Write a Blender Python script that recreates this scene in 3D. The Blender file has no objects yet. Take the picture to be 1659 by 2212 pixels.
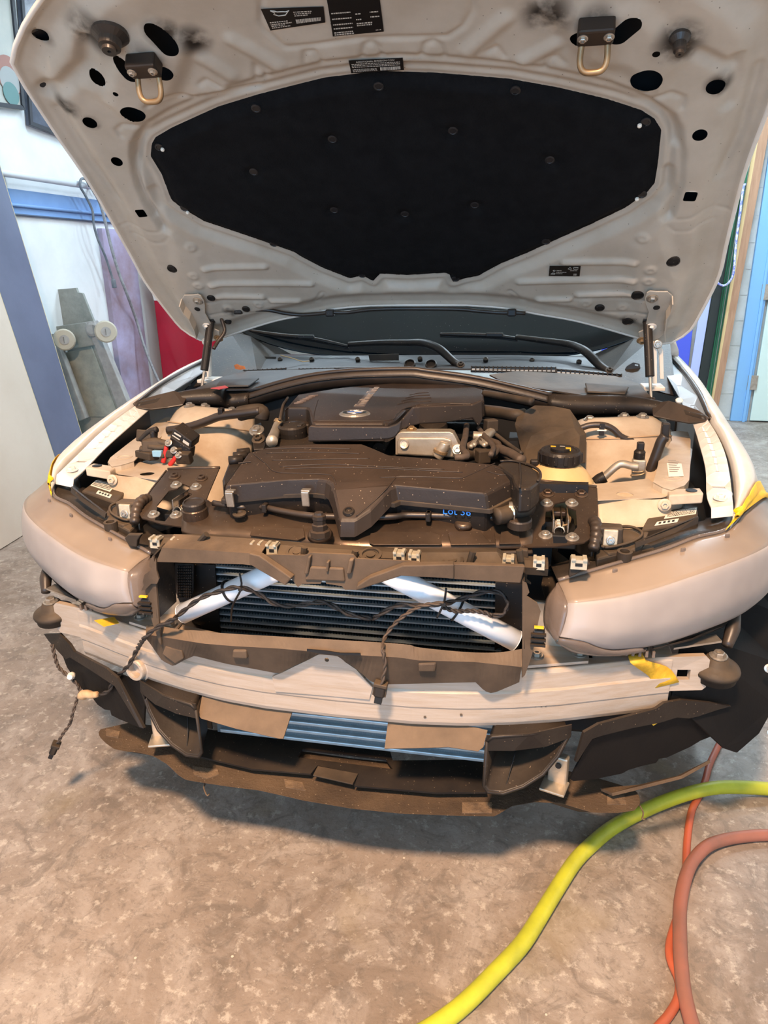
import bpy, bmesh, math, random
import numpy as np
from mathutils import Vector, Matrix
from mathutils.geometry import delaunay_2d_cdt

random.seed(7); np.random.seed(7)
SC = bpy.context.scene
COL = SC.collection

# ------------------------------------------------------------------ camera
FPX = 1533.2                                   # focal length in pixels of the 1659 x 2212 frame
YAW, PITCH, ROLL = [math.radians(a) for a in (-11.2587, 18.9291, -0.7979)]
CAM = np.array([.32571, -1.22307, 1.26791])
_f = np.array([math.sin(YAW)*math.cos(PITCH), math.cos(YAW)*math.cos(PITCH), -math.sin(PITCH)])
_r = np.array([math.cos(YAW), -math.sin(YAW), 0.]); _u = np.cross(_r, _f)
_R = math.cos(ROLL)*_r + math.sin(ROLL)*_u
_U = -math.sin(ROLL)*_r + math.cos(ROLL)*_u
cd = bpy.data.cameras.new('camera'); cam = bpy.data.objects.new('camera', cd); COL.objects.link(cam)
cd.sensor_fit = 'HORIZONTAL'; cd.sensor_width = 36.0; cd.lens = FPX/1659*36.0
cd.clip_start = .02; cd.clip_end = 100
cam.matrix_world = Matrix(((_R[0], _U[0], -_f[0], CAM[0]), (_R[1], _U[1], -_f[1], CAM[1]), (_R[2], _U[2], -_f[2], CAM[2]), (0, 0, 0, 1)))
SC.camera = cam

# ------------------------------------------------------------------ world, lamps, exposure
wd = bpy.data.worlds.new('daylight'); SC.world = wd; wd.use_nodes = True
bg = wd.node_tree.nodes['Background']; bg.inputs[0].default_value = (.36, .66, 1.0, 1); bg.inputs[1].default_value = 4.5
def area(name, loc, target, size, power, color, sy=None):
    l = bpy.data.lights.new(name, 'AREA'); l.energy = power; l.color = color
    l.shape = 'RECTANGLE'; l.size = size; l.size_y = sy or size
    o = bpy.data.objects.new(name, l); COL.objects.link(o); o.location = loc
    o.rotation_euler = (Vector(target)-Vector(loc)).to_track_quat('-Z', 'Y').to_euler()
    return o
area('warm_work_lamp', (.05, -1.8, 3.1), (.05, -1.75, 0), .30, 250, (1.0, .66, .42), .30)
for i, (x, y) in enumerate(((-1.35, 2.6), (-1.35, 4.2), (1.2, 2.6), (1.2, 4.2))):
    area('tube_lamp', (x, y, 3.08), (x, y, 0), 1.25, 34 if x < 0 else 75, (.70, .87, 1.0), .16)
portal = area('door_portal', (0, -3.86, 1.2), (0, 0, 1.2), 3.2, 1, (1, 1, 1), 2.4); portal.data.cycles.is_portal = True
SC.view_settings.view_transform = 'Standard'; SC.view_settings.look = 'None'
SC.view_settings.exposure = 0.18; SC.view_settings.gamma = 1.0
SC.view_settings.use_curve_mapping = False

# ------------------------------------------------------------------ survey helpers: sighted points -> points of the place
CR = {'A1': (0, 0, 2.9625), 'A2': (500, 0, 2.765), 'A3': (1060, 0, 2.77), 'A4': (0, 360, 3.456), 'A5': (380, 540, 3.19),
      'A6': (880, 540, 3.19), 'A7': (1300, 360, 3.688), 'A8': (160, 780, 3.456), 'B1': (480, 780, 3.456), 'B2': (820, 780, 3.456),
      'B3': (1180, 780, 3.463), 'B4': (0, 980, 3.95), 'B5': (280, 1060, 2.86), 'B6': (780, 1060, 3.19), 'B7': (1120, 1040, 3.078),
      'B8': (60, 1260, 3.318), 'C1': (400, 1440, 2.765), 'C2': (900, 1440, 2.186), 'C3': (900, 1640, 2.186)}
def K(s, c=None):
    """'x,y x,y' -> frame coordinates (c names the detail sheet the sighting was taken on)"""
    out = []
    for tok in s.split():
        if tok in CR: c = tok; continue
        if tok == 'F': c = None; continue
        a, b = tok.split(',')
        a, b = float(a), float(b)
        if c: o = CR[c]; a, b = o[0]+a/o[2], o[1]+b/o[2]
        out.append((a, b))
    return out
def ray(p): return _f + _R*(p[0]-829.5)/FPX - _U*(p[1]-1106)/FPX
def W(p, x=None, y=None, z=None, pl=None):
    d = ray(p)
    if pl is not None:
        p0, n = np.array(pl[0], float), np.array(pl[1], float)
        return CAM + d*(((p0-CAM)@n)/(d@n))
    i, v = (0, x) if x is not None else ((1, y) if y is not None else (2, z))
    if callable(v):
        g = lambda t: (lambda q: q[i]-v(q))(CAM+d*t)
        ts = np.linspace(.7, 7, 64); ga = g(ts[0])
        for a, b in zip(ts[:-1], ts[1:]):
            gb = g(b)
            if (ga < 0) != (gb < 0):
                sa = ga < 0
                for _ in range(24):
                    c = (a+b)/2
                    if (g(c) < 0) == sa: a = c
                    else: b = c
                return CAM+d*((a+b)/2)
            ga = gb
        return CAM+d*1.8
    return CAM + d*((v-CAM[i])/d[i])
def WL(s, **k): return [W(p, **k) for p in K(s)]
def mir(p): return np.array([-p[0], p[1], p[2]])
V3 = lambda *a: np.array(a, float)

# ------------------------------------------------------------------ object helpers
def prop(o, label=None, cat=None, group=None, kind=None):
    if label: o['label'] = label
    if cat: o['category'] = cat
    if group: o['group'] = group
    if kind: o['kind'] = kind
    return o
def empty(name, loc=(0, 0, 0), label=None, cat=None, group=None, parent=None):
    o = bpy.data.objects.new(name, None); COL.objects.link(o); o.location = loc; o.empty_display_size = .05
    WMAT[o.name] = Matrix.Translation(Vector(tuple(map(float, loc))))
    if parent: o.parent = parent; o.matrix_parent_inverse = parent_inv(parent)
    return prop(o, label, cat, group)
def link(name, me, m, parent=None, smooth=False, bevel=0, solid=0, sub=0, seg=2, angle=40, off=-1):
    o = bpy.data.objects.new(name, me); COL.objects.link(o)
    if m is not None and not me.materials: me.materials.append(m)
    if smooth: me.shade_smooth()
    if parent is not None:
        o.parent = parent; o.matrix_parent_inverse = parent_inv(parent)
    if solid: q = o.modifiers.new('t', 'SOLIDIFY'); q.thickness = solid; q.offset = off
    if bevel:
        q = o.modifiers.new('b', 'BEVEL'); q.width = bevel; q.segments = seg; q.limit_method = 'ANGLE'; q.angle_limit = math.radians(angle)
    if sub: q = o.modifiers.new('s', 'SUBSURF'); q.levels = q.render_levels = sub
    return o
WMAT = {}
def parent_inv(p): return WMAT.get(p.name, Matrix.Identity(4)).inverted()
def mk(name, v, f, m, parent=None, **k):
    me = bpy.data.meshes.new(name); me.from_pydata([tuple(map(float, p)) for p in v], [], [tuple(map(int, q)) for q in f]); me.update()
    bm = bmesh.new(); bm.from_mesh(me); bmesh.ops.recalc_face_normals(bm, faces=bm.faces); bm.to_mesh(me); bm.free()
    return link(name, me, m, parent, **k)
def crom(P, n, closed=False):
    """resample control points with a centripetal-ish Catmull-Rom spline to n points"""
    P = np.array(P, float)
    if len(P) == 2: return [P[0]+(P[1]-P[0])*t for t in np.linspace(0, 1, n)]
    if closed: Q = np.vstack([P[-1], P, P[0], P[1]]); segs = len(P)
    else: Q = np.vstack([2*P[0]-P[1], P, 2*P[-1]-P[-2]]); segs = len(P)-1
    L = [np.linalg.norm(Q[i+2]-Q[i+1])+1e-9 for i in range(segs)]; cum = np.concatenate([[0], np.cumsum(L)])
    out = []
    for s in np.linspace(0, cum[-1], n, endpoint=not closed):
        i = min(max(np.searchsorted(cum, s, 'right')-1, 0), segs-1); t = (s-cum[i])/L[i]
        a, b, c, d = Q[i], Q[i+1], Q[i+2], Q[i+3]
        out.append(.5*((2*b)+(c-a)*t+(2*a-5*b+4*c-d)*t*t+(-a+3*b-3*c+d)*t**3))
    return out
def lin(P, n):
    P = np.array(P, float); L = np.linalg.norm(np.diff(P, axis=0), axis=1); c = np.concatenate([[0], np.cumsum(L)])
    return [np.array([np.interp(s, c, P[:, k]) for k in range(P.shape[1])]) for s in np.linspace(0, c[-1], n)]
def grid_faces(nr, nc, closed_c=False, closed_r=False):
    F = []
    for i in range(nr if closed_r else nr-1):
        for j in range(nc if closed_c else nc-1):
            i2, j2 = (i+1) % nr, (j+1) % nc
            F.append((i*nc+j, i*nc+j2, i2*nc+j2, i2*nc+j))
    return F
def loft(name, rows, m, parent=None, n=None, nr=None, curve=True, solid=0, smooth=True, **k):
    """surface through rows of points; n points along each row, nr rows after smoothing across"""
    rs = crom if curve else lin
    R = [rs(r, n) if n else [np.array(p, float) for p in r] for r in rows]
    if nr:
        cols = [crom([R[i][j] for i in range(len(R))], nr) for j in range(len(R[0]))]
        R = [[cols[j][i] for j in range(len(cols))] for i in range(nr)]
    v = [p for r in R for p in r]
    return mk(name, v, grid_faces(len(R), len(R[0])), m, parent, smooth=smooth, solid=solid, **k)
def basis(n):
    n = np.array(n, float); n /= np.linalg.norm(n)
    a = np.cross(n, (0, 0, 1.)) if abs(n[2]) < .9 else np.cross(n, (0, 1., 0))
    a /= np.linalg.norm(a); return a, np.cross(n, a), n
def newell(P):
    P = np.array(P); n = np.zeros(3)
    for i in range(len(P)):
        a, b = P[i], P[(i+1) % len(P)]
        n += np.cross(a, b)
    return n/np.linalg.norm(n)
def inside(q, poly):
    x, y = q; c = False; j = len(poly)-1
    for i in range(len(poly)):
        xi, yi = poly[i]; xj, yj = poly[j]
        if (yi > y) != (yj > y) and x < (xj-xi)*(y-yi)/(yj-yi)+xi: c = not c
        j = i
    return c
def sheet(name, P, m, parent=None, holes=(), th=.002, n=None, smooth=False, **k):
    """sheet panel: outline P (3D), holes = list of 3D loops, thickness th (away from the first normal)"""
    P = [np.array(p, float) for p in P]; nn = np.array(n, float) if n is not None else newell(P)
    if nn @ (CAM-P[0]) < 0: nn = -nn
    a, b, nn = basis(nn); o = P[0]
    loops = [P]+[[np.array(p, float) for p in h] for h in holes]
    pts, edges, all3 = [], [], []
    for L in loops:
        s = len(pts)
        for p in L: pts.append(Vector(((p-o)@a, (p-o)@b))); all3.append(p)
        edges += [(s+i, s+(i+1) % len(L)) for i in range(len(L))]
    vo, eo, fo, ov, _, _ = delaunay_2d_cdt(pts, edges, [], 1, 1e-7)
    H = [[((p-o)@a, (p-o)@b) for p in L] for L in loops[1:]]
    out3 = []
    for q, orig in zip(vo, ov):
        out3.append(all3[orig[0]] if orig else o+a*q[0]+b*q[1])
    F = []
    for f in fo:
        c = sum((Vector(vo[i]) for i in f), Vector((0, 0)))/len(f)
        if not inside(c, [(p[0], p[1]) for p in pts[:len(P)]]): continue
        if any(inside(c, h) for h in H): continue
        F.append(f)
    nv = len(out3); back = [p-nn*th for p in out3]; F2 = [tuple(reversed(f)) for f in F]; F2 = [tuple(i+nv for i in f) for f in F2]
    cnt = {}
    for f in F:
        for i in range(len(f)):
            e = (f[i], f[(i+1) % len(f)]); cnt[e] = cnt.get(e, 0)+1
    S = [(e[1], e[0], e[0]+nv, e[1]+nv) for e in cnt if (e[1], e[0]) not in cnt]
    return mk(name, out3+back, F+F2+S, m, parent, smooth=smooth, **k)
def circ(c, n, r, k=16, r2=None, rot=0):
    a, b, n = basis(n); c = np.array(c, float)
    return [c+a*math.cos(2*math.pi*i/k+rot)*r+b*math.sin(2*math.pi*i/k+rot)*(r2 or r) for i in range(k)]
def prism(name, P, vec, m, parent=None, **k):
    """solid: outline P swept by vec"""
    P = [np.array(p, float) for p in P]; n = len(P); vec = np.array(vec, float)
    v = P+[p+vec for p in P]
    f = [tuple(range(n)), tuple(range(2*n-1, n-1, -1))]+[(i, (i+1) % n, n+(i+1) % n, n+i) for i in range(n)]
    return mk(name, v, f, m, parent, **k)
def hull2(name, P, Q, m, parent=None, **k):
    """solid between two outlines of equal count"""
    n = len(P); v = list(P)+list(Q)
    f = [tuple(range(n)), tuple(range(2*n-1, n-1, -1))]+[(i, (i+1) % n, n+(i+1) % n, n+i) for i in range(n)]
    return mk(name, v, f, m, parent, **k)
def box(name, c, s, m, parent=None, rot=None, **k):
    c = np.array(c, float); v = []
    Rm = np.array(rot) if rot is not None else np.eye(3)
    for dx in (-.5, .5):
        for dy in (-.5, .5):
            for dz in (-.5, .5): v.append(c+Rm@np.array([dx*s[0], dy*s[1], dz*s[2]]))
    f = [(0, 1, 3, 2), (4, 6, 7, 5), (0, 4, 5, 1), (2, 3, 7, 6), (0, 2, 6, 4), (1, 5, 7, 3)]
    return mk(name, v, f, m, parent, **k)
def rotz(a): c, s = math.cos(a), math.sin(a); return np.array([[c, -s, 0], [s, c, 0], [0, 0, 1]])
def rotx(a): c, s = math.cos(a), math.sin(a); return np.array([[1, 0, 0], [0, c, -s], [0, s, c]])
def roty(a): c, s = math.cos(a), math.sin(a); return np.array([[c, 0, s], [0, 1, 0], [-s, 0, c]])
def tube_geo(P, r, res=8, n=None, rr=None, caps=True):
    P = crom(P, n) if n else [np.array(p, float) for p in P]
    N = len(P); rad = [r]*N if rr is None else list(np.interp(np.linspace(0, 1, N), np.linspace(0, 1, len(rr)), rr))
    t0 = P[1]-P[0]; a, b, _ = basis(t0); v = []
    for i, p in enumerate(P):
        t = P[min(i+1, N-1)]-P[max(i-1, 0)]; t = t/(np.linalg.norm(t)+1e-12)
        a = a-t*(a@t); a /= np.linalg.norm(a)+1e-12; b = np.cross(t, a)
        for k in range(res):
            w = 2*math.pi*k/res; v.append(p+(a*math.cos(w)+b*math.sin(w))*rad[i])
    f = grid_faces(N, res, closed_c=True)
    if caps: f += [tuple(range(res-1, -1, -1)), tuple(range((N-1)*res, N*res))]
    return v, f
def tube(name, P, r, m, parent=None, res=8, n=None, rr=None, **k):
    v, f = tube_geo(P, r, res, n, rr); k.setdefault('smooth', True)
    o = mk(name, v, f, m, parent, **k); return o
def cyl(name, p0, p1, r, m, parent=None, res=20, r1=None, **k):
    v, f = tube_geo([np.array(p0, float), np.array(p1, float)], r, res, None, [r, r if r1 is None else r1])
    k.setdefault('smooth', False); return mk(name, v, f, m, parent, **k)
def lathe_geo(prof, o, axis, res=20):
    a, b, n = basis(axis); o = np.array(o, float); v = []
    for (r, h) in prof:
        for k in range(res):
            w = 2*math.pi*k/res; v.append(o+n*h+(a*math.cos(w)+b*math.sin(w))*max(r, 1e-5))
    f = grid_faces(len(prof), res, closed_c=True)+[tuple(range(res-1, -1, -1)), tuple(range((len(prof)-1)*res, len(prof)*res))]
    return v, f
def lathe(name, prof, o, axis, m, parent=None, res=20, **k):
    v, f = lathe_geo(prof, o, axis, res); k.setdefault('smooth', False); return mk(name, v, f, m, parent, **k)
def join_geo(parts):
    v, f = [], []
    for a, b in parts:
        o = len(v); v += list(a); f += [tuple(i+o for i in q) for q in b]
    return v, f
_bolt = {}
def bolt(p, axis, r, m, parent, name='bolt', hexa=True):
    """flange bolt: washer, flange and hexagonal head with a socket"""
    key = (round(r, 4), m.name, hexa)
    if key not in _bolt:
        g = [lathe_geo([(r*1.55, 0), (r*1.55, r*.18), (r*1.3, r*.3)], (0, 0, 0), (0, 0, 1), 16),
             lathe_geo([(r, r*.3), (r, r*.8), (r*.86, r*.95), (r*.5, r*.95), (r*.45, r*.5)], (0, 0, 0), (0, 0, 1), 6 if hexa else 14)]
        v, f = join_geo(g); me = bpy.data.meshes.new('bolt'); me.from_pydata([tuple(p) for p in v], [], f); me.update(); me.materials.append(m)
        _bolt[key] = me
    o = bpy.data.objects.new(name, _bolt[key]); COL.objects.link(o)
    q = Vector(tuple(axis)).to_track_quat('Z', 'Y'); o.rotation_mode = 'QUATERNION'; o.rotation_quaternion = q; o.location = Vector(tuple(map(float, p)))
    o.parent = parent; o.matrix_parent_inverse = parent_inv(parent)
    return o
def text(name, s, size, p, right, up, m, parent, ext=.0004, align='LEFT'):
    c = bpy.data.curves.new(name, 'FONT'); c.body = s; c.size = size; c.extrude = ext; c.align_x = align; c.resolution_u = 2
    t = bpy.data.objects.new('tmp', c); COL.objects.link(t); bpy.context.view_layer.update()
    me = bpy.data.meshes.new_from_object(t.evaluated_get(bpy.context.evaluated_depsgraph_get())); bpy.data.objects.remove(t); bpy.data.curves.remove(c)
    r = np.array(right, float); r /= np.linalg.norm(r); u = np.array(up, float); u = u-r*(u@r); u /= np.linalg.norm(u); n = np.cross(r, u)
    for v in me.vertices: v.co = Vector(tuple(np.array(p)+r*v.co.x+u*v.co.y+n*v.co.z))
    me.materials.clear()
    return link(name, me, m, parent)

# ------------------------------------------------------------------ materials
def srgb(r, g, b): return tuple(((c/255)/12.92 if c/255 <= .04045 else ((c/255+.055)/1.055)**2.4) for c in (r, g, b))+(1,)
def M(name, c, rough=.5, metal=0, c2=None, ns=8, amt=.6, ndet=6, bump=0, bs=60, dust=None, damt=.6, dns=6, spec=.5, coat=0, trans=0, alpha=1, stretch=None, rvar=0, emit=None, lo=.38, hi=.66, speck=None):
    m = bpy.data.materials.new(name); m.use_nodes = True; nt = m.node_tree; N = nt.nodes; L = nt.links; b = N['Principled BSDF']
    b.inputs['Roughness'].default_value = rough; b.inputs['Metallic'].default_value = metal
    b.inputs['Specular IOR Level'].default_value = spec; b.inputs['Coat Weight'].default_value = coat
    b.inputs['Transmission Weight'].default_value = trans; b.inputs['Alpha'].default_value = alpha
    c = srgb(*c); out = None; b.inputs['Base Color'].default_value = c
    tc = N.new('ShaderNodeTexCoord'); vec = tc.outputs['Object']
    if stretch:
        mp = N.new('ShaderNodeMapping'); mp.inputs['Scale'].default_value = stretch; L.new(vec, mp.inputs[0]); vec = mp.outputs[0]
    def noise(s, det=ndet, ro=.6):
        n = N.new('ShaderNodeTexNoise'); n.inputs['Scale'].default_value = s; n.inputs['Detail'].default_value = det; n.inputs['Roughness'].default_value = ro; L.new(vec, n.inputs['Vector']); return n.outputs['Fac']
    def ramp(fac, lo, hi):
        r = N.new('ShaderNodeMapRange'); r.inputs['From Min'].default_value = lo; r.inputs['From Max'].default_value = hi; L.new(fac, r.inputs['Value']); return r.outputs[0]
    def mix(fac, a, bb):
        x = N.new('ShaderNodeMix'); x.data_type = 'RGBA'
        L.new(fac, x.inputs[0])
        for i, q in ((6, a), (7, bb)):
            if isinstance(q, tuple): x.inputs[i].default_value = q
            else: L.new(q, x.inputs[i])
        return x.outputs[2]
    def mul(a, k):
        x = N.new('ShaderNodeMath'); x.operation = 'MULTIPLY'; L.new(a, x.inputs[0])
        if isinstance(k, (int, float)): x.inputs[1].default_value = k
        else: L.new(k, x.inputs[1])
        return x.outputs[0]
    col = c
    if c2 is not None:
        col = mix(mul(ramp(noise(ns), lo, hi), amt), col, srgb(*c2))
    if dust is not None:       # settled dust: lies on faces that look upward, in patches
        g = N.new('ShaderNodeNewGeometry'); sx = N.new('ShaderNodeSeparateXYZ'); L.new(g.outputs['Normal'], sx.inputs[0])
        up = ramp(sx.outputs[2], -.35, .75)
        col = mix(mul(mul(up, ramp(noise(dns), .25, .7)), damt), col, srgb(*dust))
    if speck is not None:      # scattered grit
        v = N.new('ShaderNodeTexVoronoi'); v.inputs['Scale'].default_value = speck[1]; L.new(tc.outputs['Object'], v.inputs['Vector'])
        a1 = N.new('ShaderNodeMath'); a1.operation = 'LESS_THAN'; a1.inputs[1].default_value = .16; L.new(v.outputs['Distance'], a1.inputs[0])
        sp = N.new('ShaderNodeSeparateColor'); L.new(v.outputs['Color'], sp.inputs[0])
        a2 = N.new('ShaderNodeMath'); a2.operation = 'GREATER_THAN'; a2.inputs[1].default_value = 1-speck[2]; L.new(sp.outputs[0], a2.inputs[0])
        col = mix(mul(mul(a1.outputs[0], a2.outputs[0]), .7), col, srgb(*speck[0]))
    if not isinstance(col, tuple): L.new(col, b.inputs['Base Color'])
    if rvar:
        x = N.new('ShaderNodeMath'); x.operation = 'MULTIPLY_ADD'; L.new(noise(ns*1.7), x.inputs[0]); x.inputs[1].default_value = rvar; x.inputs[2].default_value = rough-rvar/2; L.new(x.outputs[0], b.inputs['Roughness'])
    if bump:
        bn = N.new('ShaderNodeBump'); bn.inputs['Strength'].default_value = bump; bn.inputs['Distance'].default_value = .004
        L.new(noise(bs, 4), bn.inputs['Height']); L.new(bn.outputs[0], b.inputs['Normal'])
    if emit:
        b.inputs['Emission Color'].default_value = srgb(*emit[0]); b.inputs['Emission Strength'].default_value = emit[1]
    return m
DUST = (168, 142, 112)
m_white = M('white_paint', (226, 221, 212), .38, c2=(196, 180, 156), ns=5, amt=.45, coat=.25, dust=DUST, damt=.25)
m_bay = M('bay_paint_grimy', (208, 194, 172), .5, c2=(150, 122, 92), ns=7, amt=.6, dust=(146, 114, 80), damt=.42, bump=.15, bs=30)
m_hood = M('hood_inner_paint', (184, 174, 159), .42, c2=(148, 134, 116), ns=9, amt=.4, bump=.05, bs=40, speck=((70, 60, 50), 130, .05))
m_plast = M('black_plastic', (23, 22, 23), .42, c2=(37, 34, 31), ns=14, amt=.6, dust=DUST, damt=.10, bump=.12, bs=120, spec=.25, speck=((140, 122, 102), 160, .2))
m_plastd = M('black_plastic_dusty', (33, 31, 29), .55, c2=(66, 56, 46), ns=9, amt=.5, dust=DUST, damt=.26, bump=.15, bs=90, spec=.2)
m_cover = M('engine_cover_plastic', (38, 34, 31), .42, c2=(54, 47, 43), ns=7, amt=.5, dust=(140, 112, 90), damt=.15, dns=4, bump=.08, bs=160, spec=.25, speck=((170, 150, 126), 150, .22))
m_trim = M('dusty_trim_plastic', (82, 70, 59), .62, c2=(50, 44, 39), ns=11, amt=.65, dust=(162, 136, 108), damt=.42, bump=.2, bs=70, spec=.15)
m_carr = M('carrier_dark_metal', (74, 62, 54), .34, metal=.65, c2=(104, 88, 74), ns=8, amt=.55, dust=(150, 124, 98), damt=.35, bump=.1, bs=50, rvar=.25, speck=((180, 160, 134), 170, .2))
m_rubber = M('black_rubber', (30, 27, 25), .4, c2=(62, 52, 44), ns=8, amt=.5, dust=(120, 98, 78), damt=.3, bump=.1, bs=60)
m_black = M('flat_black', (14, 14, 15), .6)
m_felt = M('felt_pad', (18, 18, 19), .95, c2=(27, 27, 28), ns=30, amt=.6, bump=.5, bs=250, spec=.1)
m_alu = M('brushed_aluminium', (184, 174, 163), .42, metal=.25, c2=(156, 144, 130), ns=6, amt=.5, stretch=(1.2, 8, 22), dust=(190, 150, 100), damt=.55, bump=.12, bs=40)
m_cast = M('cast_aluminium', (190, 178, 160), .4, metal=.6, c2=(140, 122, 98), ns=14, amt=.5, bump=.15, bs=80)
m_steel = M('zinc_steel', (186, 178, 166), .35, metal=.75, c2=(130, 114, 96), ns=40, amt=.5)
m_brass = M('passivated_steel', (158, 132, 98), .4, metal=.55, c2=(110, 88, 62), ns=30, amt=.5)
m_rad = M('radiator_fins', (96, 112, 120), .5, metal=.3, c2=(60, 70, 76), ns=120, amt=.6, stretch=(6, 1, 1))
m_radt = M('radiator_tube', (170, 184, 190), .4, metal=.4, c2=(130, 140, 146), ns=40, amt=.4)
m_foam = M('rough_foam_plastic', (56, 48, 42), .85, c2=(88, 73, 58), ns=10, amt=.6, bump=.55, bs=160, dust=(140, 116, 90), damt=.3, spec=.1, speck=((150, 132, 110), 150, .3))
m_tape = M('yellow_tape', (250, 200, 10), .5, c2=(226, 165, 4), ns=25, amt=.6, bump=.5, bs=60)
m_lens = M('sanded_lens', (172, 163, 157), .44, c2=(138, 131, 128), ns=5, amt=.7, ndet=3, coat=.15, alpha=.86)
m_lenst = M('hazy_top_lens', (164, 146, 128), .3, c2=(132, 118, 106), ns=6, amt=.6, ndet=3, coat=.2, alpha=.8)
m_lensc = M('clear_lens_edge', (126, 112, 102), .22, c2=(96, 84, 76), ns=8, amt=.5, coat=.3, alpha=.7)
m_whtube = M('white_tube', (232, 236, 240), .45, c2=(214, 216, 218), ns=12, amt=.4)
m_glass = M('windshield_glass', (8, 16, 20), .05, spec=.35, c2=(16, 28, 34), ns=3, amt=.5)
m_liner = M('liner_black', (15, 15, 16), .55, c2=(27, 25, 24), ns=10, amt=.5, bump=.15, bs=60, spec=.15)
m_cowl = M('cowl_plastic', (34, 37, 42), .46, c2=(50, 52, 55), ns=6, amt=.5, dust=(120, 112, 102), damt=.25, bump=.08, bs=60, spec=.35)
m_paper = M('label_paper', (232, 226, 212), .6)
m_ink = M('label_ink', (34, 32, 30), .6)
m_lblk = M('label_black', (16, 15, 15), .35)
m_lwht = M('label_print', (186, 180, 168), .5)
# ================================================================== the room
def floor_mat():
    m = bpy.data.materials.new('stained_concrete'); m.use_nodes = True; nt = m.node_tree; N = nt.nodes; L = nt.links; b = N['Principled BSDF']
    tc = N.new('ShaderNodeTexCoord').outputs['Object']
    def noise(s, d=8, r=.62, dist=0):
        n = N.new('ShaderNodeTexNoise'); n.inputs['Scale'].default_value = s; n.inputs['Detail'].default_value = d; n.inputs['Roughness'].default_value = r; n.inputs['Distortion'].default_value = dist; L.new(tc, n.inputs['Vector']); return n.outputs['Fac']
    def rng(f, a, c):
        r = N.new('ShaderNodeMapRange'); r.inputs['From Min'].default_value = a; r.inputs['From Max'].default_value = c; L.new(f, r.inputs['Value']); return r.outputs[0]
    def mix(f, a, c, k=1.0):
        x = N.new('ShaderNodeMix'); x.data_type = 'RGBA'
        if k != 1.0:
            q = N.new('ShaderNodeMath'); q.operation = 'MULTIPLY'; q.inputs[1].default_value = k; L.new(f, q.inputs[0]); f = q.outputs[0]
        L.new(f, x.inputs[0])
        for i, s in ((6, a), (7, c)):
            if isinstance(s, tuple): x.inputs[i].default_value = s
            else: L.new(s, x.inputs[i])
        return x.outputs[2]
    c = mix(rng(noise(1.6), .35, .68), srgb(157, 144, 132), srgb(113, 100, 88))
    c = mix(rng(noise(5.5, 10, .7, .6), .46, .62), c, srgb(176, 167, 158), .55)
    c = mix(rng(noise(14, 10, .75, 1.2), .5, .6), c, srgb(98, 90, 82), .5)
    c = mix(rng(noise(38, 6, .7), .55, .64), c, srgb(196, 187, 174), .55)
    c = mix(rng(noise(75, 8, .8, .5), .54, .62), c, srgb(88, 80, 72), .4)
    c = mix(rng(noise(3.1, 3, .5), .62, .7), c, srgb(146, 130, 102), .4)
    v = N.new('ShaderNodeTexVoronoi'); v.inputs['Scale'].default_value = 26; L.new(tc, v.inputs['Vector'])
    sp = N.new('ShaderNodeMath'); sp.operation = 'LESS_THAN'; sp.inputs[1].default_value = .07; L.new(v.outputs['Distance'], sp.inputs[0])
    sel = N.new('ShaderNodeMath'); sel.operation = 'GREATER_THAN'; sel.inputs[1].default_value = .8; L.new(v.outputs['Color'], sel.inputs[0])
    an = N.new('ShaderNodeMath'); an.operation = 'MULTIPLY'; L.new(sp.outputs[0], an.inputs[0]); L.new(sel.outputs[0], an.inputs[1])
    c = mix(an.outputs[0], c, srgb(214, 204, 186), .75)
    L.new(c, b.inputs['Base Color'])
    r = N.new('ShaderNodeMath'); r.operation = 'MULTIPLY_ADD'; r.inputs[1].default_value = .35; r.inputs[2].default_value = .38; L.new(noise(7), r.inputs[0]); L.new(r.outputs[0], b.inputs['Roughness'])
    bn = N.new('ShaderNodeBump'); bn.inputs['Strength'].default_value = .35; bn.inputs['Distance'].default_value = .006; L.new(noise(45, 8), bn.inputs['Height']); L.new(bn.outputs[0], b.inputs['Normal'])
    return m
WD = V3(.0890, .9960, 0); WN = V3(.9960, -.0890, 0)          # direction of the side wall, its normal into the room
WP0 = V3(-2.85, 1.5, 0)
def LW(u, z, off=0): return WP0+WD*u+V3(0, 0, z)+WN*off       # on the side wall: along, height, proud
m_wall = M('white_painted_wall', (222, 228, 230), .7, c2=(196, 204, 206), ns=4, amt=.4, bump=.25, bs=25)
m_block = M('painted_block_wall', (212, 218, 216), .7, c2=(180, 186, 180), ns=7, amt=.5, bump=.5, bs=40)
m_ceil = M('ceiling_white', (206, 206, 200), .8)
m_blue = M('blue_wall_paint', (120, 158, 206), .6, c2=(104, 140, 190), ns=5, amt=.4)
fl = prop(box('floor', (0, .8, -.05), (7.4, 9.4, .1), floor_mat()), kind='structure')
def wallbox(name, a, b, z0, z1, th, m, nrm):
    a, b, n = V3(a[0], a[1], 0), V3(b[0], b[1], 0), np.array(nrm, float)
    P = [a+V3(0, 0, z0), b+V3(0, 0, z0), b+V3(0, 0, z1), a+V3(0, 0, z1)]
    return prop(prism(name, P, -n*th, m), kind='structure')
BN = V3(-.0890, -.9960, 0); BD = V3(.9960, -.0890, 0); BP0 = V3(2.07, 5.25, 0)   # back wall
def BW(u, z, off=0): return BP0+BD*u+V3(0, 0, z)+BN*off
wallbox('wall_left', LW(-5.5, 0), LW(4.2, 0), 0, 3.2, .12, m_wall, WN)
wallbox('wall_back', BW(-5.2, 0), BW(1.7, 0), 0, 3.2, .12, m_block, BN)
wallbox('wall_right', (3.62, -3.9), (3.62, 5.3), 0, 3.2, .12, m_wall, (-1, 0, 0))
wf = prop(box('wall_front', (-2.35, -3.96, 1.6), (1.5, .12, 3.2), m_wall), kind='structure')  # unseen wall, its door opening sized to sharpen the incoming daylight
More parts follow.
